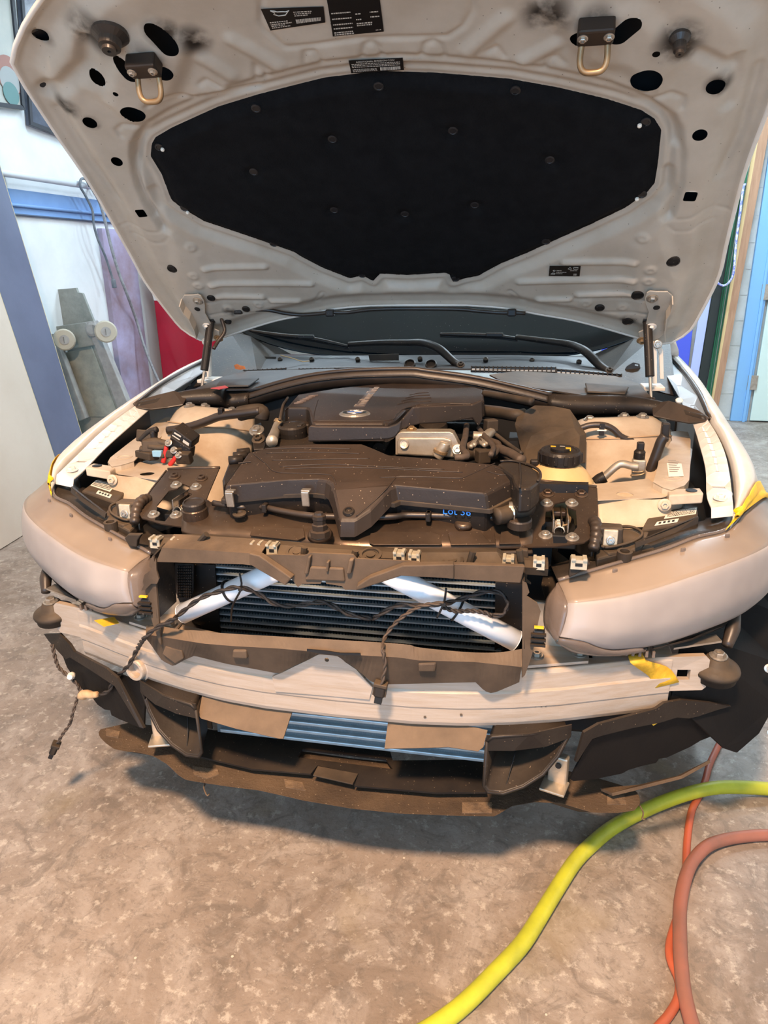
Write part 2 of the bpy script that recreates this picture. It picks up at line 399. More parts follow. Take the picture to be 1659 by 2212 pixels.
box('wall_pier', (2.6, -3.96, 1.6), (2.0, .12, 3.2), m_wall, wf); box('door_lintel', (0, -3.96, 2.8), (3.3, .12, .8), m_wall, wf)
prop(box('ceiling', (0, .8, 3.25), (7.6, 9.6, .1), m_ceil), kind='structure')
# blue stripe with a conduit, part of the side wall
prism('blue_band', [LW(.2, 1.60), LW(2.52, 1.60), LW(2.52, 1.745), LW(.2, 1.745)], WN*.012, m_blue, bpy.data.objects['wall_left'])
tube('band_conduit', [LW(.2, 1.655, .02), LW(2.5, 1.655, .02)], .011, m_blue, bpy.data.objects['wall_left'])
tube('band_lower_edge', [LW(.2, 1.603, .016), LW(2.5, 1.603, .016)], .006, M('dark_line', (70, 84, 104), .6), bpy.data.objects['wall_left'])
# lamp fittings on the ceiling that carry the light
m_fix = M('fixture_white', (226, 226, 222), .5)
for i, (x, y) in enumerate(((-1.35, 2.6), (-1.35, 4.2), (1.2, 2.6), (1.2, 4.2))):
    t = empty('ceiling_tube_light', (x, y, 3.22), 'long white ceiling tube light, ' + ('over the left of the garage, ' if x < 0 else 'over the right of the garage, ') + ('nearer one' if y < 3 else 'farther one'), 'light', 'ceiling tube lights')
    box('housing', (x, y, 3.185), (1.3, .2, .07), m_fix, t, bevel=.01)
    for s in (-1, 1): cyl('tube', (x-.6, y+s*.05, 3.125), (x+.6, y+s*.05, 3.125), .013, M('tube_glow', (230, 240, 255), emit=((225, 240, 255), 2.5)), t)
    for s in (-1, 1): box('end_cap', (x+s*.62, y, 3.13), (.03, .16, .045), m_fix, t)

# --- pipe rail on the side wall with its brackets
t = empty('pipe_rail', LW(1.2, 1.815, .08), 'white painted pipe rail along the left wall above the blue stripe', 'rail')
tube('pipe', [LW(.3, 1.815, .08), LW(2.2, 1.815, .08)], .021, M('pipe_white', (206, 214, 220), .5), t, res=12)
for u in (.5, 1.35, 2.1): cyl('bracket', LW(u, 1.815, 0), LW(u, 1.815, .085), .010, m_steel, t)
m_cable = M('grey_cable', (86, 96, 106), .55, c2=(130, 136, 140), ns=20)
m_hosew = M('mottled_hose', (150, 154, 158), .6, c2=(90, 92, 96), ns=40)
def onwall(s, off): return WL(s, pl=(LW(0, 0, off), WN))
c = empty('hanging_cable', LW(2.0, 1.8, .1), 'dark grey cable looped over the pipe rail, ending in a plug', 'cable')
tube('cord', onwall('A4 668,150 640,95 605,95 600,150 640,220 690,330 700,430 730,540 790,680 845,850', .115), .008, m_cable, c, n=60)
pe = onwall('A4 845,840 855,905', .115); cyl('plug', pe[0], pe[1], .016, m_cable, c, res=10, bevel=.003)
prop(tube('air_hose', onwall('A4 680,150 745,270 790,430 830,600 890,800 940,930', .13)+WL('A4 1020,1150 1080,1350 1140,1500 1190,1610 1240,1700', y=3.85), .0105, m_hosew, n=70), 'thin mottled grey hose hanging from the pipe rail past the red cabinet', 'hose')

# --- pictures on the side wall
m_frame = M('dark_frame', (44, 48, 56), .5)
def pic(name, c4, label, art):
    P = onwall(c4, .03); ctr = sum(P)/4; t = empty(name, tuple(ctr), label, 'picture')
    sheet('backing', P, art, t, th=.02)
    for i in range(4):
        a, b = P[i], P[(i+1) % 4]; d = (b-a)/np.linalg.norm(b-a); inn = np.cross(WN, d); inn = inn if inn@(ctr-a) > 0 else -inn
        prism('frame_bar', [a, b, b+inn*.022-d*.022, a+inn*.022+d*.022], WN*.014, m_frame, t)
    return t, P
tp, P = pic('framed_poster', 'A1 -330,-420 40,-420 152,705 -330,640', 'framed pale poster with round shapes at the upper left of the wall', M('poster_paper', (176, 178, 170), .5, c2=(150, 160, 158), ns=6, amt=.5))
for c4, col, n in (('A1 60,480', (150, 110, 100), .10), ('A1 62,520', (150, 156, 156), .075), ('A1 70,600', (92, 130, 130), .06)):
    q = onwall(c4, .035)[0]; lathe('print_shape', [(n, 0), (n, .001+.001*(n < .09)+.001*(n < .07))], q, WN, M('poster_ink', col, .6), tp, res=28)
tp, P = pic('dark_framed_picture', 'A1 95,-420 560,-420 620,960 185,800', 'dark framed picture under creased clear film, beside the hood edge', M('dark_poster', (84, 92, 108), .3, c2=(50, 56, 70), ns=9, amt=.8, bump=.6, bs=12))

# --- boards leaning against the side wall
m_cream = M('cream_panel', (200, 190, 176), .6, c2=(182, 170, 154), ns=3, amt=.4, bump=.3, bs=50)
m_slate = M('slate_blue_panel', (98, 107, 130), .5, c2=(78, 86, 108), ns=3, amt=.5, bump=.1)
m_edge = M('panel_edge_ply', (196, 180, 130), .7)
def lean(name, foot0, foot1, top0, top1, th, m, label, cat, edge=None):
    """board standing on the floor and leaning on the wall; the far edge (foot1-top1) shows its core"""
    P = [V3(*foot0), V3(*foot1), V3(*top1), V3(*top0)]
    nn = newell(P); nn = nn if nn[0] > 0 else -nn
    t = empty(name, tuple(P[0]), label, cat)
    prism('face_sheet', P, -nn*th, m, t)
    if edge:
        d = P[1]-P[0]; d /= np.linalg.norm(d)
        prism('edge_strip', [P[1], P[2], P[2]-nn*th, P[1]-nn*th], d*.004, edge, t)
    return t
lean('cream_wall_panel', (-2.02, .4, .005), (-2.19, 2.22, .005), (-2.31, .4, 1.6), (-2.478, 2.22, 1.6), .03, m_cream, 'cream panel leaning on the left wall, nearest to the headlight', 'panel', m_edge)
lean('slate_blue_panel', (-2.20, 1.2, .005), (-2.272, 2.62, .005), (-2.58, 1.2, 2.08), (-2.615, 2.62, 2.08), .02, m_slate, 'slate blue panel leaning behind the cream panel', 'panel', m_edge)

# --- dolly standing on end against the wall
DY = 3.05
def dl(s, y=DY): return WL(s, y=y)
t = empty('furniture_dolly', (-2.3, DY, 0), 'weathered grey wheeled dolly stood on end between the blue panel and the wall', 'dolly')
m_dw = M('dolly_wood', (150, 156, 152), .75, c2=(108, 118, 112), ns=10, amt=.7, bump=.4, bs=40)
m_dm = M('dolly_metal', (158, 160, 158), .5, c2=(120, 122, 120), ns=20, amt=.5)
sheet('deck_board', dl('A4 230,935 565,905 580,940 615,945 980,1860 F 330,1000 200,1000', DY+.1), m_dw, t, th=.02)
sheet('deck_patch', dl('A4 480,1390 680,1345 880,1866 640,1866', DY+.085), M('dolly_wood_pale', (170, 176, 166), .75, c2=(126, 136, 132), ns=8, amt=.8, bump=.4), t, th=.01)
def bar(nm, s, y, th, m):
    P = dl(s, y); return prism(nm, P, (0, th, 0), m, t, bevel=.004)
bar('rail', 'A4 322,1195 380,1185 640,1880 590,1900', DY, .05, m_dm)
bar('rail', 'A4 640,1160 700,1150 960,1780 880,1810', DY, .05, m_dm)
bar('cross_plate', 'A4 400,1195 640,1160 695,1335 455,1378', DY+.03, .02, m_dw)
for hub, fork in ((( '480,1292'), ('345,1270')), (('790,1232'), ('690,1215'))):
    a, b = dl('A4 '+hub, DY-.09)[0], dl('A4 '+fork, DY)[0]
    ax = V3(.55, -.8, .05); ax /= np.linalg.norm(ax)
    lathe('caster_wheel', [(.018, -.02), (.06, -.02), (.068, -.012), (.068, .012), (.06, .02), (.018, .02)], a, ax, M('caster_tread', (176, 172, 156), .6), t, res=28, smooth=False)
    lathe('caster_hub', [(.03, -.023), (.03, .023)], a, ax, m_dm, t)
    for s in (-1, 1):
        o = ax*.028*s; prism('fork', [a+o+V3(0, 0, .018), a+o-V3(0, 0, .02), b+o-V3(0, 0, .03), b+o+V3(0, 0, .03)], ax*.004, m_dm, t)
    lathe('swivel_plate', [(.045, 0), (.045, .012), (.03, .02)], b, (0, -1, .1), m_dm, t)

# --- lavender post and red cabinet at the far left
m_lav = M('lavender_post_paint', (170, 168, 200), .6, c2=(134, 114, 118), ns=2.2, amt=.85, lo=.4, hi=.62)
pp = prop(prism('trim_1', [LW(2.14, 0), LW(2.50, 0), LW(2.50, 1.56), LW(2.14, 1.56)], WN*.04, m_lav), 'lavender and rust stained strip of the wall beside the red cabinet', None, None, 'structure')
t = empty('red_cabinet', (-2.0, 4.2, 0), 'tall glossy red cabinet behind the raised hood on the left', 'cabinet')
m_red = M('red_enamel', (170, 14, 44), .3, c2=(140, 10, 34), ns=3, amt=.5, coat=.3)
box('body', (-1.99, 4.36, .95), (1.05, .6, 1.9), m_red, t, bevel=.012)
for i, x in enumerate((-2.25, -1.73)): box('door', (x, 4.045, .98), (.51, .024, 1.78), m_red, t, bevel=.006)
for x in (-2.02, -1.96): box('handle', (x, 4.025, 1.0), (.02, .02, .16), m_steel, t, bevel=.004)
for s, c in (('A4 1090,800 1180,800 1240,1000 1150,1000', (222, 222, 218)), ('A4 1140,900 1205,900 1240,960 1150,960', (214, 120, 90))):
    P = WL(s, y=4.031 if c[1] > 200 else 4.030); sheet('sticker', P, M('sticker', c, .5), t, th=.002)

# --- things along the back wall on the right
def bwp(s, off=.0): return WL(s, pl=(BW(0, 0, off), BN))
def board(name, s, off, th, m, label, cat):
    P = bwp(s, off); lo = min(p[2] for p in P); P = [p if p[2] > lo+.35 else V3(p[0], p[1], max(p[2], .004)) for p in P]
    return prop(prism(name, P, -BN*th, m, bevel=.004), label, cat)
def upr(name, x0, x1, z1, off, th, m, label, cat, lean=0, z0=.003):
    """upright piece against the back wall between two sighted foot positions"""
    a, b = x0, x1
    P = [BW(a, z0, off), BW(b, z0, off), BW(b+lean, z1, off*.4+.01), BW(a+lean, z1, off*.4+.01)]
    return prop(prism(name, P, BN*th, m, bevel=.004), label, cat)
m_bluep = M('royal_blue_panel', (66, 84, 200), .45, c2=(54, 70, 180), ns=3, amt=.4)
m_lavp = M('pale_lavender_panel', (166, 178, 224), .5)
m_dkg = M('black_green_panel', (24, 34, 32), .4)
m_grn = M('green_steel', (10, 92, 58), .38, c2=(8, 72, 46), ns=6, amt=.5)
m_wood = M('bare_wood', (170, 132, 104), .7, c2=(142, 104, 78), ns=5, amt=.6, stretch=(12, 12, 1.2), bump=.2)
m_dfr = M('door_frame_blue', (124, 176, 224), .5)
m_door = M('mint_door', (200, 220, 214), .5)
upr('royal_blue_panel', -1.10, -.395, 1.3, .16, .02, m_bluep, 'royal blue panel behind the right fender', 'panel')
upr('pale_lavender_board', -.392, -.322, 2.3, .14, .02, m_lavp, 'narrow pale lavender board beside the royal blue panel', 'board', lean=.08)
upr('black_board', -.320, -.246, 2.3, .12, .025, m_dkg, 'black board between the lavender board and the green beam', 'board', lean=.09)
t = empty('green_steel_beam', tuple(BW(-.14, 0, .1)), 'dark green steel beam standing against the back wall', 'beam')
for nm, x0, x1, o, th in (('flange', -.243, -.230, .16, .012), ('web', -.230, -.208, .14, .012), ('flange', -.208, -.196, .16, .012)):
    P = [BW(x0, .003, o), BW(x1, .003, o), BW(x1+.05, 2.4, o-.05), BW(x0+.08, 2.4, o-.05)]; prism(nm, P, BN*th, m_grn, t)
t = empty('wooden_board', tuple(BW(-.02, 0, .1)), 'bare brown timber board leaning beside the blue door frame', 'board')
prism('face', [BW(-.176, .003, .14), BW(-.130, .003, .14), BW(-.012, 2.6, .05), BW(-.080, 2.6, .05)], BN*.02, m_wood, t)
prism('sawn_edge', [BW(-.194, .003, .14), BW(-.176, .003, .14), BW(-.080, 2.6, .05), BW(-.108, 2.6, .05)], BN*.02, M('sawn_wood', (206, 180, 130), .7), t)
# blocks of the back wall that show between board and door frame
bwl = bpy.data.objects['wall_back']
mort = .006
for k in range(13):
    z0 = .02+k*.2
    prism('block', [BW(-.16, z0+mort), BW(-.005, z0+mort), BW(-.005, z0+.2-mort), BW(-.16, z0+.2-mort)], BN*.006, m_block, bwl)
# door with frame
d = prop(prism('door_1', [BW(.150, .012, .02), BW(1.05, .012, .02), BW(1.05, 2.10, .02), BW(.150, 2.10, .02)], BN*.035, m_door, bevel=.004), kind='structure')
prism('door_frame', [BW(0, 0, .0), BW(.13, 0, .0), BW(.13, 2.16, .0), BW(0, 2.16, .0)], BN*.05, m_dfr, d, bevel=.005)
prism('door_stop', [BW(.09, 0, .05), BW(.11, 0, .05), BW(.11, 2.16, .05), BW(.09, 2.16, .05)], BN*.016, m_dfr, d)
prism('door_frame', [BW(1.07, 0, .0), BW(1.2, 0, .0), BW(1.2, 2.16, .0), BW(1.07, 2.16, .0)], BN*.05, m_dfr, d, bevel=.005)
prism('door_head', [BW(0, 2.16, .0), BW(1.2, 2.16, .0), BW(1.2, 2.30, .0), BW(0, 2.30, .0)], BN*.05, m_dfr, d, bevel=.005)
for z in (.33, 1.05, 1.82):
    box('hinge', BW(.125, z, .058), (.075, .012, .12), m_steel, d, rot=rotz(math.radians(-5.1)), bevel=.002)
lathe('door_knob', [(.012, 0), (.012, .03), (.03, .04), (.03, .06), (.015, .07)], BW(.98, 1.0, .055), BN, m_steel, d)
# rope loop
m_rope = M('blue_white_rope', (104, 116, 206), .7, c2=(220, 222, 236), ns=60, amt=1, ndet=1, stretch=(1, 1, 1))
prop(tube('hanging_rope', [BW(-.15, 1.83, .005), BW(-.15, 1.84, .12)]+WL('A7 1130,160 1115,260 1095,420 1075,560 1062,700 1055,800 1040,880 1000,935 960,948 920,920 900,870 915,810 935,740 960,640 990,520 1030,400', pl=(BW(0, 0, .22), BN)), .0085, m_rope, n=70), 'blue and white rope hanging in a loop in front of the green beam', 'rope')

# ================================================================== hoses on the floor
m_yh = M('yellow_hose', (188, 190, 52), .42, c2=(140, 146, 46), ns=14, amt=.6)
m_oh = M('dirty_red_hose', (150, 96, 80), .5, c2=(118, 86, 74), ns=10, amt=.7)
m_rh = M('thin_red_hose', (186, 92, 62), .45, c2=(136, 78, 58), ns=6, amt=.7)
YZ = [0]*11+[.004, .012, .019, .012, .004, 0, 0]
DZ = [0, 0, 0, .004, .012, .018, .018, .018, .018, .012, .004, 0, 0, 0, 0]
def floorhose(name, s, r, m, label, zz=None, n=90):
    pts = WL(s, z=r)
    if zz: pts = [p+V3(0, 0, h) for p, h in zip(pts, zz)]
    return prop(tube(name, pts, r, m, res=12, n=n), label, 'hose')
floorhose('yellow_hose', 'C3 -420,1750 -120,1400 100,1250 230,1150 380,1000 500,870 590,730 670,600 750,480 830,400 930,320 1080,245 1250,190 1400,165 1550,152 1700,150 1900,165 2500,260', .0165, m_yh, 'yellow hose curving across the floor from the front edge to the right', YZ)
floorhose('dirty_red_hose', 'C3 1400,1700 1330,1330 1300,1250 1265,1120 1245,980 1238,850 1240,720 1262,600 1300,510 1370,430 1460,385 1580,362 1700,360 1900,380 2500,480', .0135, m_oh, 'thick dirty red hose curving off the right edge of the floor', DZ)
floorhose('thin_red_hose', 'C3 900,1550 1120,1290 1190,1210 1235,1130 1240,1050 1200,950 1195,880 1215,800 1250,690 1272,560 1274,450 1282,340 1300,240 1330,180 1360,110 1385,20 C2 1440,340 1470,250', .0085, m_rh, 'thin red hose crossing under the yellow hose',
          None)
# ================================================================== the car
car = empty('car', (0, .6, 0), 'white car with raised hood and its front bumper removed, headlights sanded dull', 'car')

# ------------------------------------------------------------------ hood
HP = [(1.075, 1.045), (1.035, 1.085), (.98, 1.136), (.891, 1.218), (.784, 1.308), (.626, 1.434), (.51, 1.533), (.41, 1.606), (.32, 1.660), (.2, 1.712), (.08, 1.748), (-.05, 1.772)]
HC = np.array(crom([(a, b, 0) for a, b in HP], 600))[:, :2]
HSs = np.concatenate([[0], np.cumsum(np.linalg.norm(np.diff(HC, axis=0), axis=1))])
HT = np.gradient(HC, HSs, axis=0); HT /= np.linalg.norm(HT, axis=1)[:, None]
HNn = np.stack([HT[:, 1], -HT[:, 0]], 1)                      # outward (up and back)
CROWN = .028
def hood_pt(x, s, h=0.0):
    x = np.asarray(x, float); s = np.asarray(s, float)
    y = np.interp(s, HSs, HC[:, 0]); z = np.interp(s, HSs, HC[:, 1])
    ny = np.interp(s, HSs, HNn[:, 0]); nz = np.interp(s, HSs, HNn[:, 1])
    k = CROWN*(1-(x/.7)**2)-h
    return np.stack([x, y+ny*k, z+nz*k], -1)
def hood_n(s):                                                # inward normal (towards the engine bay)
    return V3(0, -np.interp(s, HSs, HNn[:, 0]), -np.interp(s, HSs, HNn[:, 1]))
def hood_t(s): return V3(0, np.interp(s, HSs, HT[:, 0]), np.interp(s, HSs, HT[:, 1]))
def HS(p, h=0.0):
    """sighted point -> (x, s) on the hood's inner surface"""
    d = ray(p); lo, hi = .8, 4.0
    def g(t):
        q = CAM+d*t
        i = np.argmin((HC[:, 0]-q[1])**2+(HC[:, 1]-q[2])**2)
        return (q[1]-HC[i, 0])*HNn[i, 0]+(q[2]-HC[i, 1])*HNn[i, 1]-(CROWN*(1-(q[0]/.7)**2)-h), q[0], HSs[i]
    ts = np.linspace(lo, hi, 60); prev = g(ts[0])[0]
    for a, b in zip(ts[:-1], ts[1:]):
        gb = g(b)[0]
        if prev < 0 <= gb:
            for _ in range(26):
                c = (a+b)/2
                if g(c)[0] < 0: a = c
                else: b = c
            r = g((a+b)/2); return np.array([r[1], r[2]])
        prev = gb
    r = g(ts[-1]); return np.array([r[1], r[2]])
def HL(s): return [HS(p) for p in K(s)]
def sdf_poly(P, poly):
    """signed distance (negative inside), vectorised"""
    P = np.asarray(P); poly = np.asarray(poly); d = np.full(len(P), 1e9); c = np.zeros(len(P), bool); j = len(poly)-1; near = np.zeros_like(P)
    for i in range(len(poly)):
        a, b = poly[j], poly[i]; e = b-a; w = P-a; t = np.clip((w@e)/(e@e+1e-12), 0, 1); q = a+t[:, None]*e; dd = np.linalg.norm(P-q, axis=1)
        m = dd < d; d[m] = dd[m]; near[m] = q[m]
        cond = ((b[1] > P[:, 1]) != (a[1] > P[:, 1])); xx = (a[0]-b[0])*(P[:, 1]-b[1])/(a[1]-b[1]+1e-12)+b[0]
        c ^= cond & (P[:, 0] < xx); j = i
    return np.where(c, -d, d), near
def sdf_line(P, poly):
    P = np.asarray(P); d = np.full(len(P), 1e9)
    for a, b in zip(poly[:-1], poly[1:]):
        a, b = np.asarray(a), np.asarray(b); e = b-a; w = P-a; t = np.clip((w@e)/(e@e+1e-12), 0, 1); d = np.minimum(d, np.linalg.norm(P-(a+t[:, None]*e), axis=1))
    return d
def sst(x, a, b): t = np.clip((x-a)/(b-a), 0, 1); return t*t*(3-2*t)

# outline: sighted along the free (left) side, mirrored to the other
side = HL('F 27,128 61,189 132,297 216,425 285,548 318,609 370,678 399,710 443,733')
rear = HL('F 487,722 537,706 599,687 662,675 725,662 800,655')
half = [np.array([0, 1.30]), np.array([.25, 1.285]), np.array([.45, 1.235]), np.array([.60, 1.13])]
half[3] = np.array([abs(HS((51, 54))[0]), HS((51, 54))[1]])
h2 = [np.array([-abs(q[0]), q[1]]) for q in half]             # left half, front centre -> corner
leftside = h2+[q for q in side]
leftside += [q for q in rear]
leftside = [q for q in leftside]
fr = crom([(q[0], q[1], 0) for q in leftside[:5]], 14)
rest = crom([(q[0], q[1], 0) for q in leftside[4:]], 46)
LH = [np.array([q[0], q[1]]) for q in fr]+[np.array([q[0], q[1]]) for q in rest[1:]]
LH[-1][0] = min(LH[-1][0], -.02)
OUT = np.array(LH+[np.array([-q[0], q[1]]) for q in reversed(LH) if q[0] < -1e-4])
PADO = np.array(HL('A1 968,980 975,900 1000,860 1100,800 1400,660 1659,580 A2 560,445 880,402 1200,412 1659,447 A3 400,500 700,570 900,640 980,690 1020,760 1000,960 980,1080 930,1140 800,1230 590,1329 A6 830,0 640,80 490,160 400,180 315,205 290,150 260,140 0,155 A5 1410,145 1360,200 1290,160 1200,180 1020,110 870,30 820,0 A1 1310,1400 1160,1310 1100,1260 1040,1100'))
NX, NS = 520, 380
gx, gs = np.meshgrid(np.linspace(-.83, .83, NX), np.linspace(min(OUT[:, 1])-.004, max(OUT[:, 1])+.004, NS))
G = np.stack([gx.ravel(), gs.ravel()], 1)
cell = 1.66/NX
sd, near = sdf_poly(G, OUT)
pd, _ = sdf_poly(G, PADO)
ins = -sd
Gm = G.copy()
h = .004+0*ins
# outer hem, gutter and the raised rail band
h += .006*(1-sst(ins, .006, .014))
h += .024*sst(ins, .035, .085)
# recess around the pad, with a small lip
h -= .020*(1-sst(pd, .018, .050))
h += .005*(1-sst(np.abs(pd-.012), 0, .008))
def sym(pts): return [np.array(pts), np.array([[-q[0], q[1]] for q in pts])]
def bead(pts, w, ht, soft=.6, both=True):
    global h
    for L in (sym(pts) if both else [np.array(pts)]):
        d = sdf_line(G, L); h += ht*(1-sst(d, w*(1-soft), w))
def groove_poly(pts, w, ht):
    global h
    d, _ = sdf_poly(G, np.array(pts)); h += ht*(1-sst(np.abs(d), 0, w))
def plateau(pts, ht, w, both=True):
    global h
    for L in (sym(pts) if both else [np.array(pts)]):
        d, _ = sdf_poly(G, L); h += ht*(1-sst(d, -w, w))
# rear corner: stepped corrugation
for s, w in (('A6 1080,22 1560,15', .014), ('A6 775,160 1550,140', .015), ('A6 905,287 1120,282', .012), ('A6 1180,250 1530,240', .014)):
    bead(HL(s), w, .010, .8)
for s in ('A6 1130,283 1640,280', 'A6 1090,380 1650,375'): bead(HL(s), .004, -.005, 1)
bead(HL('A6 710,240 795,322'), .013, -.006, .5); bead(HL('A6 710,240 795,322'), .008, .005, .6)
for s in ('A7 320,485', 'A7 385,735', 'A7 370,825', 'A7 165,1055', 'A6 1230,310'):
    q = HL(s)[0]
    for sg in (1, -1):
        d = np.linalg.norm(G-np.array([q[0]*sg, q[1]]), axis=1); h += .005*(1-sst(d, .010, .018))-.003*(1-sst(d, .004, .009))
# shoulder between the corner and the pad
plateau(HL('A7 480,360 250,560 200,860 330,1180 600,1250 640,840 520,560'), .008, .02)
bead(HL('A7 530,0 545,150 520,320'), .022, -.010, 1)
bead(HL('A3 1080,650 1140,850 1130,1050 1075,1230'), .012, -.009, 1)
# crash creases across the side rail
bead(HL('A7 540,320 600,348 700,342 790,290 900,300 1020,325'), .0035, -.004, 1)
bead(HL('A7 510,385 580,440 690,438 770,392 915,402'), .0035, -.004, 1)
# front: edge ridge over the pad, scallops and diagonal beads
bead(HL('A2 0,470 300,380 600,312 1000,270 A2 1400,290 A3 300,350 700,440 880,510 1040,640 1100,820'), .014, -.009, 1, both=False)
bead(HL('A1 1659,520 1300,560 1130,640 960,730 900,850 880,980 910,1150 1000,1330'), .014, -.009, 1, both=False)
for s in ('A2 150,400 150,310 220,400', 'A2 440,310 445,235 500,230 545,300', 'A2 785,270 800,190 850,175 880,200 905,270', 'A2 1140,260 1165,180 1210,165 1255,190 1280,265', 'A2 1540,230 1590,200 1630,260',
          'A3 330,330 350,270 400,260 440,300', 'A3 960,530 1080,490 1150,520 1140,580', 'A1 900,745 800,735 760,770 790,810', 'A1 960,580 1020,530 1120,520 1250,560', 'A1 1290,470 1330,435 1420,490'):
    bead(HL(s), .008, -.006, 1, both=False)
bead(HL('A2 10,150 280,315'), .024, .009, 1, both=False); bead(HL('A2 1640,20 1420,225'), .024, .009, 1, both=False)
bead(HL('A1 1310,290 1480,400'), .026, .009, 1, both=False); bead(HL('A3 390,180 200,290'), .022, .008, 1, both=False)
groove_poly(HL('A2 185,-260 180,40 200,90 330,205 500,190 760,150 1300,138 1390,70 1440,-20 1440,-260'), .007, -.006)
# latch reinforcement plates and the buffer bosses
plateau(HL('A3 300,-60 520,200 600,300 800,330 1000,470 1120,300 1050,100 900,-60'), .010, .020)
plateau(HL('A1 800,180 700,420 560,480 780,660 960,720 1120,520 1240,200 1000,40'), .010, .020, both=False)
bead(HL('A1 300,560 420,480 560,330 560,180'), .03, -.016, 1, both=False)
bead(HL('A3 1470,280 1460,420 1420,560'), .022, -.012, 1, both=False)
bead(HL('A3 1250,240 1420,330'), .022, -.010, 1, both=False)
bead(HL('A3 1600,380 1500,760 1360,1020'), .018, -.006, 1)

# openings: round and square, real holes that show the dark cavity
HOLES = []
def hole(s, r, r2=None, sq=False, mirror=False):
    q = HL(s)[0]
    HOLES.append((q, r, r2 or r, sq))
    if mirror: HOLES.append((np.array([-q[0], q[1]]), r, r2 or r, sq))
for s, r in (('A1 635,413', .0165), ('A1 760,474', .006), ('A1 873,628', .026), ('A1 590,718', .0155), ('A1 765,976', .0135),
             ('A3 932,396', .029), ('A3 992,217', .007), ('A3 1343,450', .017), ('A3 1248,748', .0145), ('A1 262,210', .0155), ('A3 540,120', .018), ('A1 1060,330', .020)):
    hole(s, r)
hole('A1 918,1310', .0125, sq=True); hole('A3 1192,1118', .0135, sq=True)
SLOTS = [(HL('A1 990,85 1095,165'), .018), (HL('A3 845,30 765,105'), .018), (HL('A1 790,275 860,350'), .016)]
ok = np.ones(len(G), bool)
def carve(dfun):
    """drop the grid inside dfun<0 and pull the rim vertices onto the edge"""
    global ok
    d = dfun(Gm); band = (np.abs(d) < cell*.75)
    for _ in range(3):
        e = 1e-5; dd = dfun(Gm[band]); gx_ = (dfun(Gm[band]+[e, 0])-dd)/e; gy_ = (dfun(Gm[band]+[0, e])-dd)/e
        nn = np.stack([gx_, gy_], 1); nn /= np.linalg.norm(nn, axis=1)[:, None]+1e-9; Gm[band] -= nn*dd[:, None]
    ok &= ~((d < 0) & ~band)
    return band
rim = np.zeros(len(G), bool)
for q, r, r2, sq in HOLES:
    loc = np.linalg.norm(G-q, axis=1) < r*2.2+.01
    def df(P, q=q, r=r, sq=sq):
        if sq:
            a = np.abs(P-q)-(r-.004); return np.linalg.norm(np.maximum(a, 0), axis=1)+np.minimum(np.max(a, axis=1), 0)-.004
        return np.linalg.norm(P-q, axis=1)-r
    rim |= carve(df)
for L, w in SLOTS: rim |= carve(lambda P, L=L, w=w: sdf_line(P, L)-w)
H2 = h.reshape(NS, NX)
for _ in range(2):
    Pd = np.pad(H2, 1, mode='edge'); H2 = (Pd[1:-1, 1:-1]*4+Pd[:-2, 1:-1]*2+Pd[2:, 1:-1]*2+Pd[1:-1, :-2]*2+Pd[1:-1, 2:]*2+Pd[:-2, :-2]+Pd[:-2, 2:]+Pd[2:, :-2]+Pd[2:, 2:])/16
h = H2.ravel()
# clip to the outline
def dout(P): return -sdf_poly(P, OUT)[0]
dv = dout(Gm); band = np.abs(dv) < cell*.75
sdb, nb = sdf_poly(Gm[band], OUT); Gm[band] = nb
ok &= ~((dv < 0) & ~band)
idx = np.arange(len(G)).reshape(NS, NX)
Q = np.stack([idx[:-1, :-1], idx[:-1, 1:], idx[1:, 1:], idx[1:, :-1]], -1).reshape(-1, 4)
Q = Q[ok[Q].all(1)]
